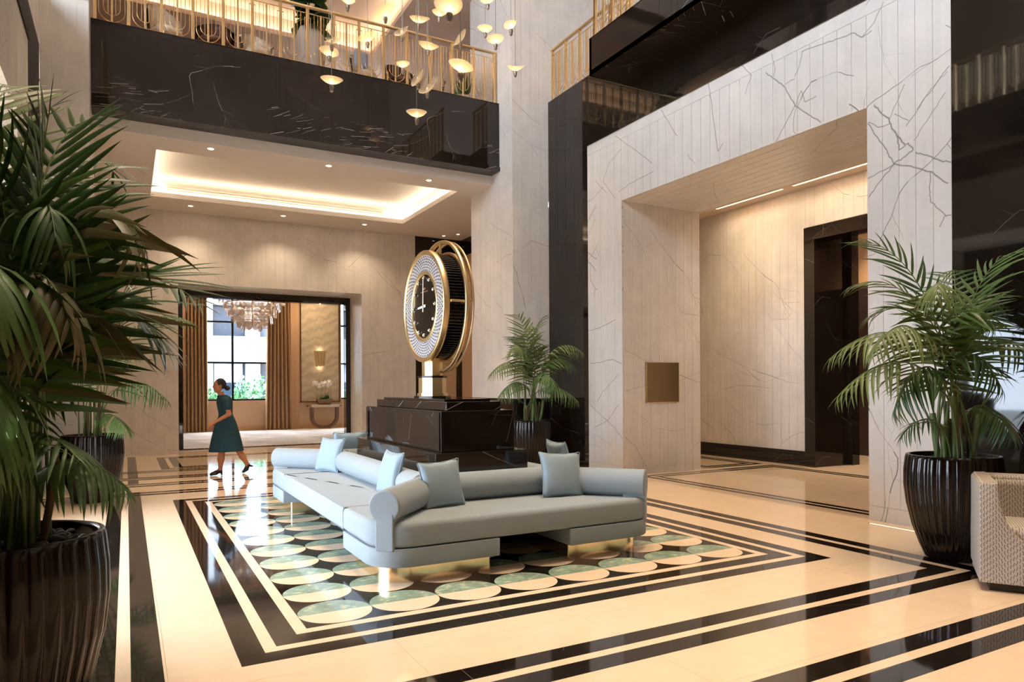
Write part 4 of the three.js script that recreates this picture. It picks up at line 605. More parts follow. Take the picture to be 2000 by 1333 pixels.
// fronds given by where their tips hang: [px, py, depth, arch, leaf, droop, extra]
function fronds(P, tips, opt = {}) {
  const o = P.position; let singles = 0;
  tips.forEach(([px, py, dep, rise, leaf, droop, ex = {}], k) => {
    const t = at(px, py, dep).sub(o); t.x = Math.min(7.0, Math.max(-0.8, t.x + o.x)) - o.x; const pairs = ex.pairs ?? opt.pairs ?? 24, single = (opt.single ?? true) && singles + pairs * 2 <= 300; if (single) singles += pairs * 2;
    frond(P, root(k, tips.length), t, { rise, leaf, droop, mat: [M.leaf, M.leafDark, M.leaf, M.leafYellow, M.leaf][k % 5], ...opt, pairs, single, ...ex });
  });
}
{
  const A = palm('large palm in a fluted dark pot at the near left edge', -0.44, -3.6, 11);
  fronds(A, [
    [290, 500, 3.0, 0.8, 0.52, 1.6, { mat: M.leafBronze, wide: 1.5 }], [120, 215, 3.0, 0.35, 0.46, 0.25, { mat: M.leafDark }], [-60, 300, 2.7, 0.5, 0.5, 0.7], [330, 690, 3.3, 0.7, 0.46, 0.6, { mat: M.leafDark }],
    [190, 250, 3.5, 0.15, 0.46, 0.1, { mat: M.leafDark }], [-40, 620, 2.3, 0.8, 0.5, 1.5, { mat: M.leaf }], [140, 640, 2.5, 0.75, 0.5, 1.6, { mat: M.leafBronze, wide: 1.4 }], [-90, 860, 2.2, 0.75, 0.46, 1.5, { mat: M.leaf }],
    [60, 400, 3.3, 0.6, 0.5, 1.1, { mat: M.leafDark }], [395, 600, 4.1, 0.55, 0.5, 0.3, { mat: M.leafDark }], [20, 190, 3.9, 0.25, 0.44, 0.4, { mat: M.leafYellow }],
    [150, 900, 2.5, 0.3, 0.28, 1.0, { mat: M.leaf, pairs: 11 }], [-150, 420, 3.2, 0.6, 0.5, 0.9, { mat: M.leafDark }], [250, 960, 3.0, 0.35, 0.3, 1.2, { mat: M.leaf }], [230, 350, 3.8, 0.45, 0.44, 0.9, { mat: M.leafDark }],
    [60, 760, 3.4, 0.8, 0.46, 1.5, { mat: M.leafDark }], [170, 560, 3.6, 0.7, 0.48, 1.3, { mat: M.leafDark }], [-20, 480, 3.9, 0.7, 0.48, 1.0, { mat: M.leafDark }], [110, 470, 2.6, 0.7, 0.46, 1.6, { mat: M.leafDark }],
  ], { pairs: 17, wide: 1.25 });
  const Bp = palm('palm in a dark pot by the left pier, behind the near palm', -0.4, -10.86, 8);
  fronds(Bp, [
    [385, 640, 9.3, 0.7, 0.42, 0.9], [330, 790, 9.0, 0.75, 0.4, 1.3], [345, 540, 9.6, 0.6, 0.42, 0.6], [250, 480, 9.5, 0.5, 0.42, 0.6], [280, 700, 8.8, 0.85, 0.4, 1.4], [130, 470, 9.2, 0.5, 0.42, 0.8], [60, 600, 9.0, 0.7, 0.42, 1.0], [40, 760, 9.4, 0.8, 0.42, 1.3], [190, 560, 8.6, 0.8, 0.4, 1.3], [250, 850, 8.8, 0.5, 0.3, 1.2], [300, 610, 9.9, 0.6, 0.4, 0.8], [120, 690, 8.7, 0.8, 0.4, 1.4],
  ], { pairs: 19, single: false });
  const C = palm('palm in a fluted dark pot beside the patterned armchair', 6.23, -3.5, 10);
  fronds(C, [
    [1665, 470, 6.1, 0.25, 0.44, 0.5, { mat: M.leafDark }], [1655, 560, 6.2, 0.45, 0.42, 0.8, { mat: M.leafYellow }], [1618, 700, 5.9, 0.8, 0.44, 1.0, { mat: M.leafYellow }], [1632, 775, 5.7, 0.85, 0.42, 1.1], [1690, 625, 6.4, 0.6, 0.4, 0.7],
    [1745, 800, 5.7, 0.95, 0.42, 1.5, { mat: M.leafDark }], [1760, 850, 5.9, 0.4, 0.26, 1.0, { pairs: 14, mat: M.leafDark }], [2010, 490, 6.0, 0.3, 0.46, 0.6], [1945, 640, 5.6, 0.8, 0.44, 1.6, { mat: M.leaf }], [2040, 700, 6.3, 0.7, 0.44, 1.0, { mat: M.leafDark }],
    [1960, 760, 5.6, 0.9, 0.42, 1.5, { mat: M.leafDark }], [1985, 600, 6.6, 0.6, 0.44, 0.8, { mat: M.leafDark }], [1830, 580, 5.4, 0.75, 0.42, 1.4, { mat: M.leafYellow }], [1700, 690, 5.4, 0.85, 0.42, 1.2], [1990, 850, 6.4, 0.7, 0.36, 1.2, { mat: M.leafDark }], [1860, 540, 6.8, 0.5, 0.42, 0.9, { mat: M.leafDark }],
  ], { pairs: 18 });
  const E = palm('palm in a dark pot behind the plinth, beside the pale pier', 6.35, -10.92, 8);
  fronds(E, [
    [1000, 615, 12.0, 0.3, 0.42, 0.7, { mat: M.leafYellow }], [955, 735, 11.8, 0.8, 0.42, 1.2, { mat: M.leafYellow }], [975, 775, 11.7, 0.7, 0.4, 1.3], [1140, 690, 12.0, 0.7, 0.42, 1.2, { mat: M.leafYellow }], [1125, 720, 12.3, 0.7, 0.4, 1.2], [1075, 620, 12.6, 0.35, 0.42, 0.8, { mat: M.leafDark }], [1040, 640, 11.6, 0.5, 0.4, 1.3, { mat: M.leafYellow }], [1130, 785, 11.9, 0.7, 0.38, 1.3], [1000, 690, 11.5, 0.7, 0.4, 1.4], [1085, 760, 11.5, 0.8, 0.38, 1.4], [1060, 690, 12.5, 0.6, 0.4, 1.0, { mat: M.leafDark }], [990, 665, 12.4, 0.5, 0.42, 0.9, { mat: M.leafDark }],
  ], { pairs: 19, single: false });
}
// ------------------------------------------------------------------ armchair
{
  const a = thing('armchair', 'beige patterned barrel armchair at the right edge', 'armchair', [5.95, 0, -2.7], -1.0);
  const W = 0.84, Dp = 0.78, H = 0.78, b = 0.06;
  const U = new THREE.Shape(); U.moveTo(-W / 2, b); U.lineTo(W / 2, b); U.lineTo(W / 2, H); U.lineTo(W / 2 - 0.11, H); U.bezierCurveTo(W / 2 - 0.13, H - 0.34, W / 2 - 0.24, 0.34, 0, 0.34); U.bezierCurveTo(-W / 2 + 0.24, 0.34, -W / 2 + 0.13, H - 0.34, -W / 2 + 0.11, H); U.lineTo(-W / 2, H); U.closePath();
  const g = new THREE.ExtrudeGeometry(U, { depth: Dp - 0.2, bevelEnabled: true, bevelSize: 0.014, bevelThickness: 0.014, bevelOffset: -0.014, bevelSegments: 3, curveSegments: 24 }); g.translate(0, 0, -Dp / 2 + 0.17);
  part('shell', toCreasedNormals(boxUV(g), 0.6), M.chairFabric, a); part('backrest', rbx(-W / 2, W / 2, b, H, -Dp / 2, -Dp / 2 + 0.19, 0.03, 3), M.chairFabric, a);
  part('inner_back', rbx(-0.3, 0.3, 0.36, H - 0.03, -Dp / 2 + 0.16, -Dp / 2 + 0.25, 0.04, 3), M.chairFabric, a);
  part('seat_cushion', rbx(-0.27, 0.27, 0.33, 0.47, -0.22, 0.35, 0.05, 4), M.chairFabric, a);
  part('arm_pad', [rbx(-W / 2 + 0.02, -W / 2 + 0.1, H - 0.01, H + 0.006, -Dp / 2 + 0.02, Dp / 2 - 0.05, 0.006, 2), rbx(W / 2 - 0.1, W / 2 - 0.02, H - 0.01, H + 0.006, -Dp / 2 + 0.02, Dp / 2 - 0.05, 0.006, 2)], M.chairPlain, a);
  part('recessed_base', bx(-W / 2 + 0.06, W / 2 - 0.06, 0, b + 0.01, -Dp / 2 + 0.06, Dp / 2 - 0.06), M.darkPaint, a);
}

// ------------------------------------------------------------------ the walking woman (surface nets over a distance field)
function nets(f, lo, hi, h) {
  const n = [0, 1, 2].map((k) => Math.ceil((hi[k] - lo[k]) / h) + 1), [nx, ny, nz] = n, val = new Float32Array(nx * ny * nz), id = (i, j, k) => i + nx * (j + ny * k);
  for (let k = 0; k < nz; k++) for (let j = 0; j < ny; j++) for (let i = 0; i < nx; i++) val[id(i, j, k)] = f(lo[0] + i * h, lo[1] + j * h, lo[2] + k * h);
  const vid = new Int32Array(nx * ny * nz).fill(-1), pos = [], nor = [], idx = [], E = [[0, 1], [2, 3], [4, 5], [6, 7], [0, 2], [1, 3], [4, 6], [5, 7], [0, 4], [1, 5], [2, 6], [3, 7]], e = h * 0.4;
  for (let k = 0; k < nz - 1; k++) for (let j = 0; j < ny - 1; j++) for (let i = 0; i < nx - 1; i++) {
    const c = []; let m = 0; for (let q = 0; q < 8; q++) { const v = val[id(i + (q & 1), j + ((q >> 1) & 1), k + (q >> 2))]; c.push(v); if (v < 0) m |= 1 << q; }
    if (m === 0 || m === 255) continue;
    let x = 0, y = 0, z = 0, s = 0;
    for (const [a, b] of E) if ((c[a] < 0) !== (c[b] < 0)) { const t = c[a] / (c[a] - c[b]); x += (a & 1) + t * ((b & 1) - (a & 1)); y += ((a >> 1) & 1) + t * (((b >> 1) & 1) - ((a >> 1) & 1)); z += (a >> 2) + t * ((b >> 2) - (a >> 2)); s++; }
    x = lo[0] + (i + x / s) * h; y = lo[1] + (j + y / s) * h; z = lo[2] + (k + z / s) * h;
    vid[id(i, j, k)] = pos.length / 3; pos.push(x, y, z); const g = V(f(x + e, y, z) - f(x - e, y, z), f(x, y + e, z) - f(x, y - e, z), f(x, y, z + e) - f(x, y, z - e)).normalize(); nor.push(g.x, g.y, g.z);
  }
  for (let k = 1; k < nz - 1; k++) for (let j = 1; j < ny - 1; j++) for (let i = 1; i < nx - 1; i++) {
    const a = val[id(i, j, k)] < 0, quad = (p, q, r, s, flip) => { if (p < 0 || q < 0 || r < 0 || s < 0) return; if (flip) idx.push(p, r, q, p, s, r); else idx.push(p, q, r, p, r, s); };
    if (a !== val[id(i + 1, j, k)] < 0) quad(vid[id(i, j - 1, k - 1)], vid[id(i, j, k - 1)], vid[id(i, j, k)], vid[id(i, j - 1, k)], !a);
    if (a !== val[id(i, j + 1, k)] < 0) quad(vid[id(i - 1, j, k - 1)], vid[id(i - 1, j, k)], vid[id(i, j, k)], vid[id(i, j, k - 1)], !a);
    if (a !== val[id(i, j, k + 1)] < 0) quad(vid[id(i - 1, j - 1, k)], vid[id(i, j - 1, k)], vid[id(i, j, k)], vid[id(i - 1, j, k)], !a);
  }
  const g = new THREE.BufferGeometry(); g.setAttribute('position', new THREE.Float32BufferAttribute(pos, 3)); g.setAttribute('normal', new THREE.Float32BufferAttribute(nor, 3)); g.setIndex(idx); return g;
}
const smin = (a, b, k) => { const h = Math.max(k - Math.abs(a - b), 0) / k; return Math.min(a, b) - h * h * k * 0.25; };
const cone = (a, b, r1, r2) => { const ab = [b[0] - a[0], b[1] - a[1], b[2] - a[2]], l2 = ab[0] ** 2 + ab[1] ** 2 + ab[2] ** 2 || 1e-9; return (x, y, z) => { const t = Math.min(1, Math.max(0, ((x - a[0]) * ab[0] + (y - a[1]) * ab[1] + (z - a[2]) * ab[2]) / l2)); return Math.hypot(x - a[0] - ab[0] * t, y - a[1] - ab[1] * t, z - a[2] - ab[2] * t) - (r1 + (r2 - r1) * t); }; };
const ell = (c, r) => (x, y, z) => { const k = Math.hypot((x - c[0]) / r[0], (y - c[1]) / r[1], (z - c[2]) / r[2]); return (k - 1) * Math.min(...r); };
const blend = (list, k) => (x, y, z) => { let d = 1e9; for (const f of list) d = d > 1e8 ? f(x, y, z) : smin(d, f(x, y, z), k); return d; };
{
  // local frame: she faces -x, her left side is +z (towards the camera)
  const P = thing('person', 'woman in a knee-length teal dress and black heels walking left', 'person', [1.6, 0, -13.0]);
  const skin = std({ color: '#b9764f', roughness: 0.55 }), teal = std({ color: '#0f3a44', roughness: 0.8 }), hairM = std({ color: '#17110f', roughness: 0.45 }), shoeM = std({ color: '#0c0b0d', roughness: 0.3 });
  const H = [-0.2, 1.535, 0];
  const head = blend([ell([H[0], H[1] + 0.02, 0], [0.088, 0.098, 0.073]), ell([H[0] - 0.03, H[1] - 0.055, 0], [0.055, 0.06, 0.052]), ell([H[0] - 0.045, H[1] - 0.09, 0], [0.03, 0.026, 0.03])], 0.04);
  const nose = cone([H[0] - 0.083, H[1] + 0.012, 0], [H[0] - 0.1, H[1] - 0.025, 0], 0.009, 0.014), lips = ell([H[0] - 0.082, H[1] - 0.055, 0], [0.012, 0.012, 0.022]), brow = ell([H[0] - 0.075, H[1] + 0.03, 0], [0.016, 0.012, 0.045]), ear = ell([H[0] + 0.01, H[1] - 0.01, 0.073], [0.018, 0.03, 0.012]), ear2 = ell([H[0] + 0.01, H[1] - 0.01, -0.073], [0.018, 0.03, 0.012]), sock = (s) => ell([H[0] - 0.082, H[1] + 0.008, s * 0.032], [0.016, 0.014, 0.018]);
  const s1 = sock(1), s2 = sock(-1), headF = (x, y, z) => { let d = smin(smin(smin(smin(head(x, y, z), nose(x, y, z), 0.018), lips(x, y, z), 0.012), brow(x, y, z), 0.012), Math.min(ear(x, y, z), ear2(x, y, z)), 0.012); return Math.max(d, -Math.min(s1(x, y, z), s2(x, y, z)) - 0.008); };
  const neck = cone([-0.175, 1.32, 0], [-0.185, 1.46, 0], 0.055, 0.047);
  const trunk = [cone([-0.12, 1.24, 0], [-0.1, 1.02, 0], 0.115, 0.1), cone([-0.12, 1.29, -0.13], [-0.12, 1.29, 0.13], 0.055, 0.055), cone([-0.1, 1.0, 0], [-0.09, 0.87, 0], 0.095, 0.115)];
  const arms = [cone([-0.11, 1.28, 0.17], [-0.075, 1.05, 0.205], 0.046, 0.038), cone([-0.075, 1.05, 0.205], [-0.31, 0.905, 0.19], 0.037, 0.025), cone([-0.13, 1.28, -0.17], [-0.05, 1.04, -0.2], 0.046, 0.037), cone([-0.05, 1.04, -0.2], [-0.2, 0.88, -0.19], 0.036, 0.024)];
  const legs = [cone([-0.1, 0.84, 0.05], [-0.17, 0.47, 0.06], 0.078, 0.056), cone([-0.17, 0.47, 0.06], [-0.19, 0.28, 0.055], 0.056, 0.056), cone([-0.19, 0.28, 0.055], [-0.2, 0.1, 0.05], 0.052, 0.031), cone([-0.2, 0.09, 0.05], [-0.33, 0.045, 0.05], 0.03, 0.022), cone([-0.07, 0.84, -0.05], [0.07, 0.48, -0.06], 0.078, 0.056), cone([0.07, 0.48, -0.06], [0.17, 0.3, -0.06], 0.055, 0.052), cone([0.17, 0.3, -0.06], [0.255, 0.145, -0.055], 0.05, 0.031), cone([0.255, 0.145, -0.055], [0.2, 0.045, -0.055], 0.03, 0.024)];
  const bodyF = (x, y, z) => { let d = blend([...trunk, neck], 0.06)(x, y, z); for (const l of legs) d = smin(d, l(x, y, z), 0.03); for (const a of arms) d = smin(d, a(x, y, z), 0.025); return smin(d, head(x, y, z), 0.03); };
  const body = nets(bodyF, [-0.42, 0.0, -0.27], [0.32, 1.44, 0.27], 0.013);
  const handF = (wx, wy, wz, s) => { const L = [cone([wx, wy, wz], [wx - 0.05, wy - 0.035, wz], 0.024, 0.027), cone([wx - 0.03, wy - 0.02, wz - s * 0.018], [wx - 0.07, wy - 0.045, wz - s * 0.02], 0.022, 0.02)], F = []; [[0.024, 0.07], [0.008, 0.078], [-0.008, 0.074], [-0.024, 0.06]].forEach(([o, l]) => { const a = [wx - 0.06, wy - 0.045, wz + o], b = [a[0] - l * 0.55, a[1] - l * 0.5, a[2]], c = [b[0] - l * 0.1, b[1] - l * 0.42, b[2]]; F.push(cone(a, b, 0.0095, 0.0085), cone(b, c, 0.0085, 0.007)); }); F.push(cone([wx - 0.02, wy - 0.01, wz - s * 0.02], [wx - 0.06, wy - 0.012, wz - s * 0.042], 0.011, 0.009), cone([wx - 0.06, wy - 0.012, wz - s * 0.042], [wx - 0.085, wy - 0.03, wz - s * 0.04], 0.009, 0.008)); const p = blend(L, 0.02); return (x, y, z) => { let d = p(x, y, z); for (const q of F) d = smin(d, q(x, y, z), 0.006); return d; }; };
  const h1 = nets(handF(-0.31, 0.905, 0.19, 1), [-0.47, 0.76, 0.11], [-0.25, 0.96, 0.26], 0.005), h2 = nets(handF(-0.2, 0.88, -0.19, -1), [-0.36, 0.73, -0.26], [-0.15, 0.93, -0.11], 0.005), hd = nets(headF, [-0.33, 1.38, -0.1], [-0.09, 1.67, 0.1], 0.005);
  part('body', join([body, h1, h2, hd]), skin, P, 'bare arms, legs, hands and face');
  const hairF = (x, y, z) => { const cap = ell([H[0] + 0.018, H[1] + 0.03, 0], [0.092, 0.098, 0.082])(x, y, z), face = ell([H[0] - 0.095, H[1] - 0.045, 0], [0.09, 0.105, 0.12])(x, y, z), bun = ell([H[0] + 0.125, H[1] - 0.045, 0], [0.045, 0.045, 0.05])(x, y, z), low = cap > 0 ? cap : Math.max(cap, -(y - (H[1] - 0.07))); return smin(Math.max(low, -face), bun, 0.02); };
  part('hair', nets(hairF, [-0.32, 1.4, -0.12], [0.0, 1.69, 0.12], 0.006), hairM, P, 'black hair in a low bun');
  const top = [cone([-0.12, 1.24, 0], [-0.1, 1.0, 0], 0.132, 0.108), cone([-0.12, 1.285, -0.14], [-0.12, 1.285, 0.14], 0.065, 0.065), cone([-0.165, 1.33, 0], [-0.175, 1.375, 0], 0.072, 0.062)], sl = [cone([-0.112, 1.27, 0.165], [-0.092, 1.13, 0.195], 0.062, 0.06), cone([-0.13, 1.27, -0.165], [-0.09, 1.13, -0.195], 0.062, 0.06)];
  const skirt = (x, y, z) => { const t = Math.min(1, Math.max(0, (1.0 - y) / 0.595)), cxk = -0.1 - 0.005 * t + 0.0 * t, a = Math.atan2(z, x - cxk), rx = 0.118 + 0.167 * Math.pow(t, 0.7), rz = 0.115 + 0.125 * Math.pow(t, 0.8), r = 1 + 0.035 * t * Math.sin(a * 7 + 1); const k = Math.hypot((x - cxk) / (rx * r), z / (rz * r)); return Math.max((k - 1) * Math.min(rx, rz) * 0.8, 0.405 - y, y - 1.02); };
  const dressF = (x, y, z) => { let d = blend(top, 0.05)(x, y, z); for (const s of sl) d = smin(d, Math.max(s(x, y, z), 1.125 - y), 0.02); return Math.max(smin(d, skirt(x, y, z), 0.03), y - 1.372); };
  part('dress', nets(dressF, [-0.44, 0.38, -0.3], [0.24, 1.42, 0.3], 0.0125), teal, P, 'teal short-sleeved dress');
  const shoe = (pts, z, heel) => { const f = blend(pts.map(([a, b, r1, r2]) => cone([a[0], a[1], z], [b[0], b[1], z], r1, r2)), 0.02), hl = cone([heel[0][0], heel[0][1], z], [heel[1][0], heel[1][1], z], 0.02, 0.013); return (x, y, zz) => smin(f(x, y, z + (zz - z) * 0.85), hl(x, y, zz), 0.012); };
  part('shoe', nets(shoe([[[-0.2, 0.075], [-0.27, 0.055], 0.033, 0.034], [[-0.27, 0.045], [-0.345, 0.028], 0.034, 0.026]], 0.05, [[-0.185, 0.07], [-0.178, 0.014]]), [-0.4, -0.01, 0.0], [-0.13, 0.13, 0.1], 0.006), shoeM, P);
  part('shoe', nets(shoe([[[0.262, 0.135], [0.235, 0.08], 0.034, 0.036], [[0.235, 0.07], [0.185, 0.03], 0.036, 0.024]], -0.055, [[0.275, 0.135], [0.335, 0.115]]), [0.13, -0.01, -0.11], [0.37, 0.19, 0.0], 0.006), shoeM, P);
}
// ------------------------------------------------------------------ lounge behind the black doorway
const LZ = -26;
{
  struct('floor_lounge', bx(-1.5, 10, -0.3, -0.012, LZ - 0.3, -18.86), M.grout, 'lounge floor beyond the doorway', 'floor');
  const rug = thing('carpet', 'large pale blue-grey lounge carpet seen through the doorway', 'carpet', [3.6, -0.012, -22.3]); part('pile', rbx(-4.5, 4.7, 0, 0.016, -3.3, 3.3, 0.005), M.carpet, rug); part('border', bx(-4.7, 4.9, 0, 0.011, -3.69, 3.42), std({ color: '#cfc6ba', roughness: 0.5 }), rug);
  struct('wall_lounge', [bx(-1.5, 2.05, 0, 6, LZ - 0.3, LZ), bx(4.65, 7.0, 0, 6, LZ - 0.3, LZ), bx(8.6, 10, 0, 6, LZ - 0.3, LZ), bx(2.05, 4.65, 0, 1.04, LZ - 0.3, LZ), bx(2.05, 4.65, 5.2, 6, LZ - 0.3, LZ), bx(7.0, 8.6, 0, 1.04, LZ - 0.3, LZ), bx(7.0, 8.6, 5.2, 6, LZ - 0.3, LZ), bx(-1.8, -1.5, 0, 6, LZ, -18.86), bx(10, 10.3, 0, 6, LZ, -18.86), bx(-1.8, 0.95, 0, 6, -18.97, -18.86), bx(5.34, 10.3, 0, 6, -18.97, -18.86), bx(0.95, 5.34, 3.93, 6, -18.97, -18.86)], M.beigeWall, 'warm beige lounge wall with tall windows', 'wall');
  struct('ceiling_lounge', bx(-1.8, 10.3, 6, 6.2, LZ - 0.3, -18.86), M.plasterWarm, 'lounge ceiling above the chandelier', 'ceiling');
  const win = (name, x0, x1, vm, label) => {
    const bars = [bx(x0, x1, 1.04, 1.1, LZ - 0.2, LZ - 0.1), bx(x0, x1, 2.33, 2.39, LZ - 0.2, LZ - 0.1), bx(x0, x1, 3.74, 3.8, LZ - 0.2, LZ - 0.1), bx(x0, x1, 5.14, 5.2, LZ - 0.2, LZ - 0.1), ...vm.map((x) => bx(x - 0.035, x + 0.035, 1.04, 5.2, LZ - 0.2, LZ - 0.1))];
    const w = struct(name, bars, M.mullion, label, 'window'), xs = [x0, ...vm, x1];
    for (let k = 0; k < xs.length - 1; k++) for (const [a, b] of [[1.1, 2.33], [2.39, 3.74], [3.8, 5.14]]) part('pane', bx(xs[k] + 0.03, xs[k + 1] - 0.03, a, b, LZ - 0.152, LZ - 0.148), M.pane, w);
  };
  win('window_1', 2.05, 4.65, [3.24], 'tall black-framed lounge window with a view of the street'); win('window_2', 7.0, 8.6, [7.8], 'second lounge window, a sliver beside the wall panel');
  // curtains
  const drape = (x0, x1, label, flare) => {
    const C = thing('curtain', label, 'curtain', [0, 0, LZ + 0.16], 0, 'lounge curtains'), n = 110, pos = [], idx = [], uv = [];
    for (let i = 0; i <= n; i++) for (let j = 0; j <= 6; j++) { const t = i / n, y = 0.03 + j / 6 * 5.4, k = 1 - j / 6, x = x0 + (x1 - x0) * t + flare * k * (t - 0.5); pos.push(x, y, 0.1 * Math.sin(t * 6.283 * 6.5) + 0.02 * Math.sin(t * 17 + 1)); uv.push(x * 1.5, y); }
    for (let i = 0; i < n; i++) for (let j = 0; j < 6; j++) { const a = i * 7 + j; idx.push(a, a + 7, a + 1, a + 1, a + 7, a + 8); }
    const g = new THREE.BufferGeometry(); g.setAttribute('position', new THREE.Float32BufferAttribute(pos, 3)); g.setAttribute('uv', new THREE.Float32BufferAttribute(uv, 2)); g.setIndex(idx); g.computeVertexNormals(); part('drape', g, M.curtain, C); part('track', bx(x0 - 0.1, x1 + 0.1, 5.42, 5.46, -0.05, 0.05), M.bronze, C);
  };
  drape(1.7, 2.4, 'pleated tan curtain left of the lounge window', 0.05); drape(4.36, 5.08, 'pleated tan curtain right of the lounge window', 0.2);
  // pilaster, wall panel, sconce
  const pl = struct('trim_1', [rbx(5.15, 5.3, 0, 6, LZ, LZ + 0.1, 0.02, 2), rbx(5.3, 5.46, 0, 6, LZ, LZ + 0.05, 0.02, 2), bx(5.46, 7.0, 0, 0.14, LZ, LZ + 0.03), bx(2.4, 4.4, 0, 0.14, LZ, LZ + 0.03)], M.beigePanel, 'wood pilaster and skirting between window and wall panel', 'trim'); void pl;
  const ap = thing('wall_panel', 'shimmering cream textured wall panel behind the console', 'panel', [6.22, 0, LZ]); part('panel_face', rbx(-0.68, 0.68, 0.98, 5.2, 0, 0.04, 0.01), M.shellPanel, ap); part('panel_frame', [bx(-0.72, -0.68, 0.94, 5.2, 0, 0.06), bx(0.68, 0.72, 0.94, 5.2, 0, 0.06), bx(-0.72, 0.72, 0.94, 0.98, 0, 0.06)], M.bronze, ap);
  const sc = thing('wall_sconce', 'flared brass wall sconce on the cream panel', 'sconce', [6.2, 2.53, LZ + 0.04]);
  for (const x of [-0.12, 0, 0.12]) { const g = new THREE.CylinderGeometry(0.11, 0.065, 0.56, 16, 1, true, -1.3, 2.6); const q = part('flute', g, M.brass, sc); q.position.set(x * 0.9, 0, 0.05); q.rotation.z = -x * 0.5; }
  part('back_plate', rbx(-0.12, 0.12, -0.22, 0.2, 0, 0.03, 0.01), M.brass, sc); for (const [x, y] of [[0, 0.24], [-0.07, -0.26], [0.07, -0.26]]) part('lamp_bulb', new THREE.SphereGeometry(0.022, 10, 8), M.glow, sc).position.set(x, y, 0.09);
  for (const y of [0.32, -0.34]) { const l = shadowed(new THREE.PointLight(WARM, LUM.sconce, 0, 2)); l.position.set(0, y, 0.12); sc.add(l); }
  // console and orchids
  const co = thing('console_table', 'slim half-moon console table with U-shaped legs under the orchids', 'table', [6.27, 0.005, LZ + 0.42]);
  part('top', rbx(-0.5, 0.5, 0.77, 0.86, -0.17, 0.17, 0.01), std({ color: '#cbbca6', roughness: 0.35 }), co); part('side_rail', [rbx(-0.6, -0.5, 0.79, 0.85, -0.15, 0.15, 0.01), rbx(0.5, 0.6, 0.79, 0.85, -0.15, 0.15, 0.01)], M.bronze, co);
  { const outer = 0.5, inn = 0.4, s = new THREE.Shape(); s.moveTo(-outer, 0.77); s.lineTo(-outer, outer - 0.08); s.absellipse(0, outer - 0.08, outer, outer - 0.08, Math.PI, Math.PI * 2, false); s.lineTo(outer, 0.77); s.lineTo(inn, 0.77); s.lineTo(inn, outer - 0.08); s.absellipse(0, outer - 0.08, inn, inn - 0.06, Math.PI * 2, Math.PI, true); s.lineTo(-inn, 0.77); s.closePath(); const g = new THREE.ExtrudeGeometry(s, { depth: 0.22, bevelEnabled: false, curveSegments: 24 }); g.translate(0, 0, -0.11); part('legs', g, std({ color: '#6d5240', roughness: 0.5 }), co); part('foot', bx(-0.2, 0.2, 0, 0.03, -0.12, 0.12), M.bronze, co); }
  const or = thing('orchid_planter', 'white orchids in a brown bowl on the console', 'orchids', [6.27, 0.865, LZ + 0.42]);
  part('bowl', [0, 1].map(() => { const g = new THREE.CylinderGeometry(0.4, 0.28, 0.2, 4, 1); g.rotateY(Math.PI / 4); g.scale(1, 1, 0.45); g.translate(0, 0.1, 0); return g; }).slice(0, 1), std({ color: '#7d6143', roughness: 0.6 }), or);
  const pet = std({ color: '#f6ece4', roughness: 0.6, side: THREE.DoubleSide });
  for (let k = 0; k < 5; k++) { const x = -0.26 + k * 0.13, top = 0.78 + rr(-0.05, 0.05), lean = rr(-0.05, 0.05); part('flower_stem', tube([[x, 0.18, 0], [x + lean, 0.5, 0.01], [x + lean - 0.03, top, 0.03], [x + lean - 0.12, top + 0.03, 0.05]], 0.006, 10, 5), M.stem, or);
    for (let f = 0; f < 5; f++) { const g = []; for (let p = 0; p < 5; p++) { const q = new THREE.CircleGeometry(0.034, 7); q.scale(0.8, 1.1, 1); q.translate(0, 0.032, 0); q.rotateX(0.3); q.rotateZ(p * 1.2566); g.push(q); } const m = part('blossom', join(g), pet, or); m.position.set(x + lean - 0.13 + rr(0, 0.14), top - 0.12 + rr(0, 0.17), 0.05 + rr(0, 0.05)); m.rotation.set(rr(-0.4, 0.3), rr(-0.6, 0.6), rr(0, 6)); } }
  for (let k = 0; k < 9; k++) { const g = leafletGeo(0.26, 0.26, 0.9, 0.2); const q = part('leaf', g, M.leafDark, or); q.position.set(-0.2 + k * 0.05, 0.19, rr(-0.03, 0.05)); q.rotation.set(0, rr(0, 6.3), rr(0.5, 1.2)); }
  // chandelier of smoked glass discs
  const ch = thing('chandelier', 'tiered smoked glass disc chandelier in the lounge window', 'chandelier', [3.3, 3.3, -22.1]), gl = phy({ color: new THREE.Color(0.60, 0.53, 0.49), transmission: 0.6, thickness: 0, roughness: 0.18, side: THREE.DoubleSide }), disc = (() => { const g = new THREE.CircleGeometry(0.105, 12); const p = g.attributes.position; for (let i = 0; i < p.count; i++) p.setZ(i, 2.2 * (p.getX(i) ** 2 + p.getY(i) ** 2)); g.computeVertexNormals(); return g; })();
  part('frame', [...[[1.0, 1.0], [0.8, 0.62], [0.6, 0.34], [0.42, 0.1]].map(([r, y]) => { const g = new THREE.TorusGeometry(r * 0.92, 0.012, 6, 48); g.rotateX(Math.PI / 2); g.translate(0, y + 0.08, 0); return g; }), cyl(0.02, 0.02, 2.7, 0, 0, 0, 8)], M.bronze, ch);
  for (const [r, y, n] of [[1.0, 1.0, 34], [0.9, 0.78, 32], [0.78, 0.58, 28], [0.66, 0.4, 24], [0.54, 0.22, 20], [0.4, 0.06, 16], [0.24, -0.04, 9]]) for (let k = 0; k < n; k++) { const a = k / n * 6.283 + rr(-0.06, 0.06), q = part('glass_disc', disc, gl, ch); q.position.set(Math.cos(a) * r, y + rr(-0.04, 0.04), Math.sin(a) * r); q.rotation.set(rr(-0.25, 0.25), Math.PI / 2 - a + rr(-0.3, 0.3), rr(-0.3, 0.3)); }
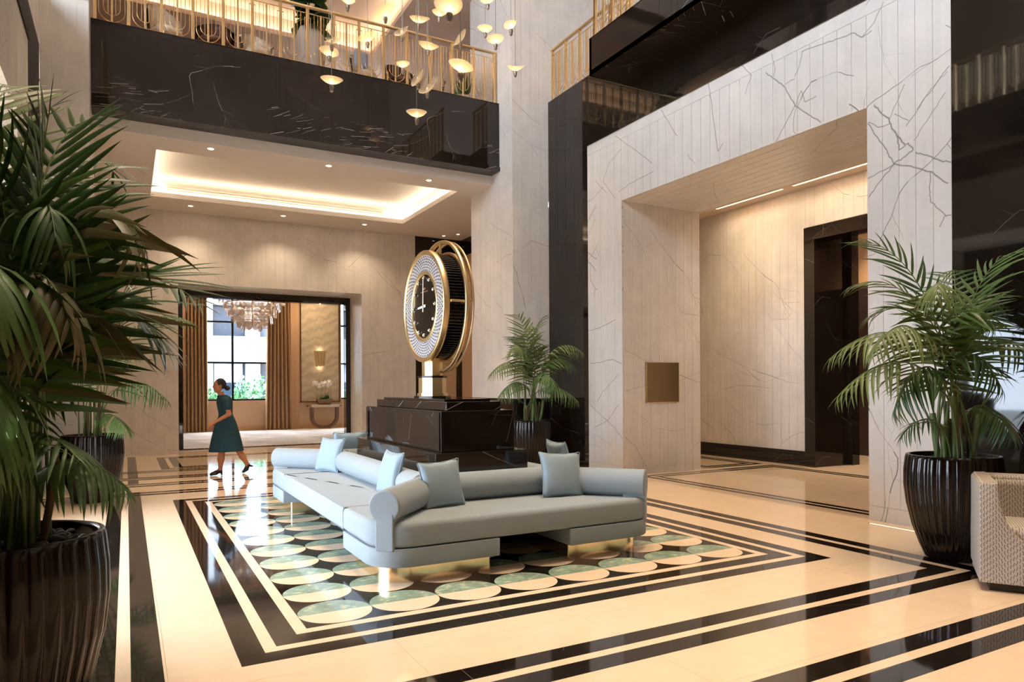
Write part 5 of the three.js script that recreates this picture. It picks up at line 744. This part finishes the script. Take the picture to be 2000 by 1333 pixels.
  for (let k = 0; k < 8; k++) { const a = k / 8 * 6.283, r = k % 2 ? 0.6 : 0.3, b = part('lamp_bulb', new THREE.SphereGeometry(0.03, 10, 8), M.glow, ch); b.position.set(Math.cos(a) * r, 0.5 + (k % 3) * 0.22, Math.sin(a) * r); const l = shadowed(new THREE.PointLight(WARM, LUM.chandelier, 0, 2)); l.position.copy(b.position); ch.add(l); }
  for (const [x, z, w] of [[1.2, -24.9, 'left of the window'], [5.4, -24.9, 'before the pilaster'], [6.2, -25.2, 'over the console'], [3.4, -20.2, 'near the doorway']]) { const d = downlight(x, 6, z, 0.06, LUM.lounge, 0.8, `lounge ceiling spot ${w}`, 'lounge spots'); void d; }
}
// street beyond the window
{
  const b = thing('office_building', 'white building with grid windows across the street', 'building', [4, 0, -44]);
  part('facade', bx(-16, 16, 0, 22, -6, -0.4), M.facadeGlass, b);
  for (let k = 0; k < 13; k++) part('pier', bx(-16 + k * 2.6, -15.2 + k * 2.6, 0, 22, -0.4, 0), M.facade, b);
  for (let k = 0; k < 7; k++) part('floor_band', bx(-16, 16, 3.0 + k * 3.3, 4.5 + k * 3.3, -0.4, 0.1), M.facade, b);
  for (let k = 0; k < 12; k++) for (let j = 0; j < 3; j++) part('blind', bx(-15.1 + k * 2.6, -13.55 + k * 2.6, 0.2 + (j ? j * 3.3 + 1.4 : 1.6), (j ? j * 3.3 + 2.9 : 2.9), -0.42, -0.38), (k + j) % 3 ? M.facadeGlass : M.blueFabric, b);
  const h = thing('hedge', 'light green shrubs outside the lounge window', 'hedge', [4, -0.05, -30.5]);
  { const n = 5200, g = new THREE.CircleGeometry(0.06, 5), im = new THREE.InstancedMesh(g, std({ color: '#ffffff', roughness: 0.7, side: THREE.DoubleSide }), n), m = new THREE.Matrix4(), q = new THREE.Quaternion(), c = new THREE.Color(); for (let i = 0; i < n; i++) { const x = rr(-4, 4), w = 0.55 + 0.16 * Math.sin(x * 3.1) + 0.12 * Math.sin(x * 7.7 + 1); const a = rr(0, 3.1416), r = Math.sqrt(rnd()); q.setFromEuler(new THREE.Euler(rr(0, 6), rr(0, 6), rr(0, 6))); m.compose(V(x, 0.4 + Math.sin(a) * r * w * 2.3, Math.cos(a) * r * w), q, V(1, 1, 1).multiplyScalar(rr(0.7, 1.6))); im.setMatrixAt(i, m); const k = rr(0.7, 1.3); im.setColorAt(i, c.setRGB(0.16 * k, 0.36 * k, 0.17 * k)); } im.name = 'leaves'; im.userData.kind = 'stuff'; h.add(im); part('branches', [bx(-4, 4, 0, 0.5, -0.3, 0.3)], M.hedge, h); }
}
// ------------------------------------------------------------------ upper lounge furniture behind the railing
{
  const Y = F2;
  const shellChair = (label, x, z, turn, mat, W = 0.75, hgt = 0.8, legs = true) => {
    const c = thing('lounge_chair', label, 'chair', [x, Y, z], turn), pos = [], idx = [], N = 24, K = 6;
    for (const [off, fl] of [[0, 0], [0.06, 1]]) for (let i = 0; i <= N; i++) for (let j = 0; j <= K; j++) { const a = Math.PI * (0.08 + 0.84 * i / N) + Math.PI, t = j / K, h = 0.3 + (hgt - 0.3) * (0.62 + 0.38 * Math.sin(Math.PI * i / N)), r = W / 2 - off + 0.05 * t; pos.push(Math.cos(a) * r, 0.28 + t * (h - 0.28), Math.sin(a) * r * 0.95); void fl; }
    const S = (N + 1) * (K + 1); for (const o of [0, S]) for (let i = 0; i < N; i++) for (let j = 0; j < K; j++) { const a = o + i * (K + 1) + j; idx.push(a, a + K + 1, a + 1, a + 1, a + K + 1, a + K + 2); }
    for (let i = 0; i < N; i++) { const a = i * (K + 1) + K; idx.push(a, a + K + 1, S + a, S + a, a + K + 1, S + a + K + 1); }
    const g = new THREE.BufferGeometry(); g.setAttribute('position', new THREE.Float32BufferAttribute(pos, 3)); g.setIndex(idx); g.computeVertexNormals(); const m = mat.clone(); m.side = THREE.DoubleSide; part('backrest', g, m, c);
    part('seat', lathe([[0.001, 0.3], [W / 2 - 0.08, 0.3], [W / 2 - 0.05, 0.36], [W / 2 - 0.08, 0.42], [0.001, 0.44]], 28), mat, c); if (legs) for (const a of [0.8, 2.3, 3.9, 5.5]) part('leg', cyl(0.012, 0.018, 0.3, Math.cos(a) * 0.25, 0, Math.sin(a) * 0.25, 8), M.gold, c); return c;
  };
  shellChair('cream curved chair behind the left part of the railing', 0.62, -12.95, 0.5, M.creamFabric, 0.6, 0.92); shellChair('brown leather armchair behind the railing, left of the vase', 1.33, -12.98, -0.2, M.brownLeather, 0.64, 0.86); shellChair('cream chair between brown armchair and vase', 2.06, -12.98, 0.2, M.creamFabric, 0.56, 0.8); shellChair('cream chair with blue cushion right of the vase', 3.98, -12.98, 0.5, M.creamFabric, 0.56, 0.82); shellChair('dark brown armchair behind the middle pendants', 4.7, -12.98, 0.1, M.brownLeather, 0.64, 0.84); shellChair('cream chair behind the right part of the railing', 5.33, -12.98, -0.4, M.creamFabric, 0.5, 0.76);
  const cu = thing('throw_pillow', 'pale blue cushion propped on the upper cream chair', 'cushion', [3.86, Y + 0.44, -12.84], 0.4); part('cover', rbx(-0.15, 0.15, 0, 0.32, -0.05, 0.05, 0.045, 4), M.blueFabric, cu);
  const v = thing('floor_vase', 'tall rounded stone vase with a leafy plant behind the railing', 'vase', [2.96, Y, -12.98]); part('vase', lathe([[0.001, 0], [0.16, 0], [0.24, 0.25], [0.275, 0.6], [0.25, 0.85], [0.19, 1.0], [0.175, 1.02], [0.165, 0.98], [0.001, 0.95]], 40), M.stoneVase, v);
  for (let k = 0; k < 4; k++) part('stem', tube([[rr(-0.05, 0.05), 0.95, rr(-0.05, 0.05)], [rr(-0.1, 0.1), 1.5, rr(-0.1, 0.1)], [rr(-0.2, 0.2), 2.1, rr(-0.1, 0.1)]], 0.012, 10, 6), M.stemBrown, v);
  for (let k = 0; k < 46; k++) { const g = leafletGeo(rr(0.2, 0.32), 0.6, 0.8, 0.2), q = part('leaf', g, k % 3 ? M.leafDark : M.leaf, v); const a = rr(0, 6.28), r = rr(0.02, 0.16); q.position.set(Math.cos(a) * r, rr(1.0, 1.9), Math.sin(a) * r); q.rotation.set(0, -a + rr(-0.4, 0.4), rr(-0.5, 0.6)); }
  const pl = thing('planter', 'low spiky plant behind the railing near the pier', 'plant', [5.95, Y, -12.9]); part('pot', lathe([[0.001, 0], [0.15, 0], [0.19, 0.3], [0.17, 0.32], [0.001, 0.28]], 28), M.stoneVase, pl);
  for (let k = 0; k < 26; k++) { const a = rr(0, 6.28), r = rr(0, 0.13), q = part('blade', leafletGeo(rr(0.35, 0.62), 0.07, 0.15, 0.3), k % 4 ? M.leafYellow : M.leaf, pl); q.position.set(Math.cos(a) * r, 0.28, Math.sin(a) * r); q.rotation.set(0, -a, rr(1.2, 1.5)); }
  const tb = thing('side_table', 'small brown round table behind the railing between the chairs', 'table', [4.33, Y, -12.72]); part('top', cyl(0.09, 0.09, 0.025, 0, 0.46, 0, 28), M.brownLeather, tb); part('leg', cyl(0.02, 0.02, 0.46, 0, 0, 0, 10), M.gold, tb); part('foot', cyl(0.08, 0.08, 0.02, 0, 0, 0, 24), M.gold, tb);
}
renderer.render(scene, camera);
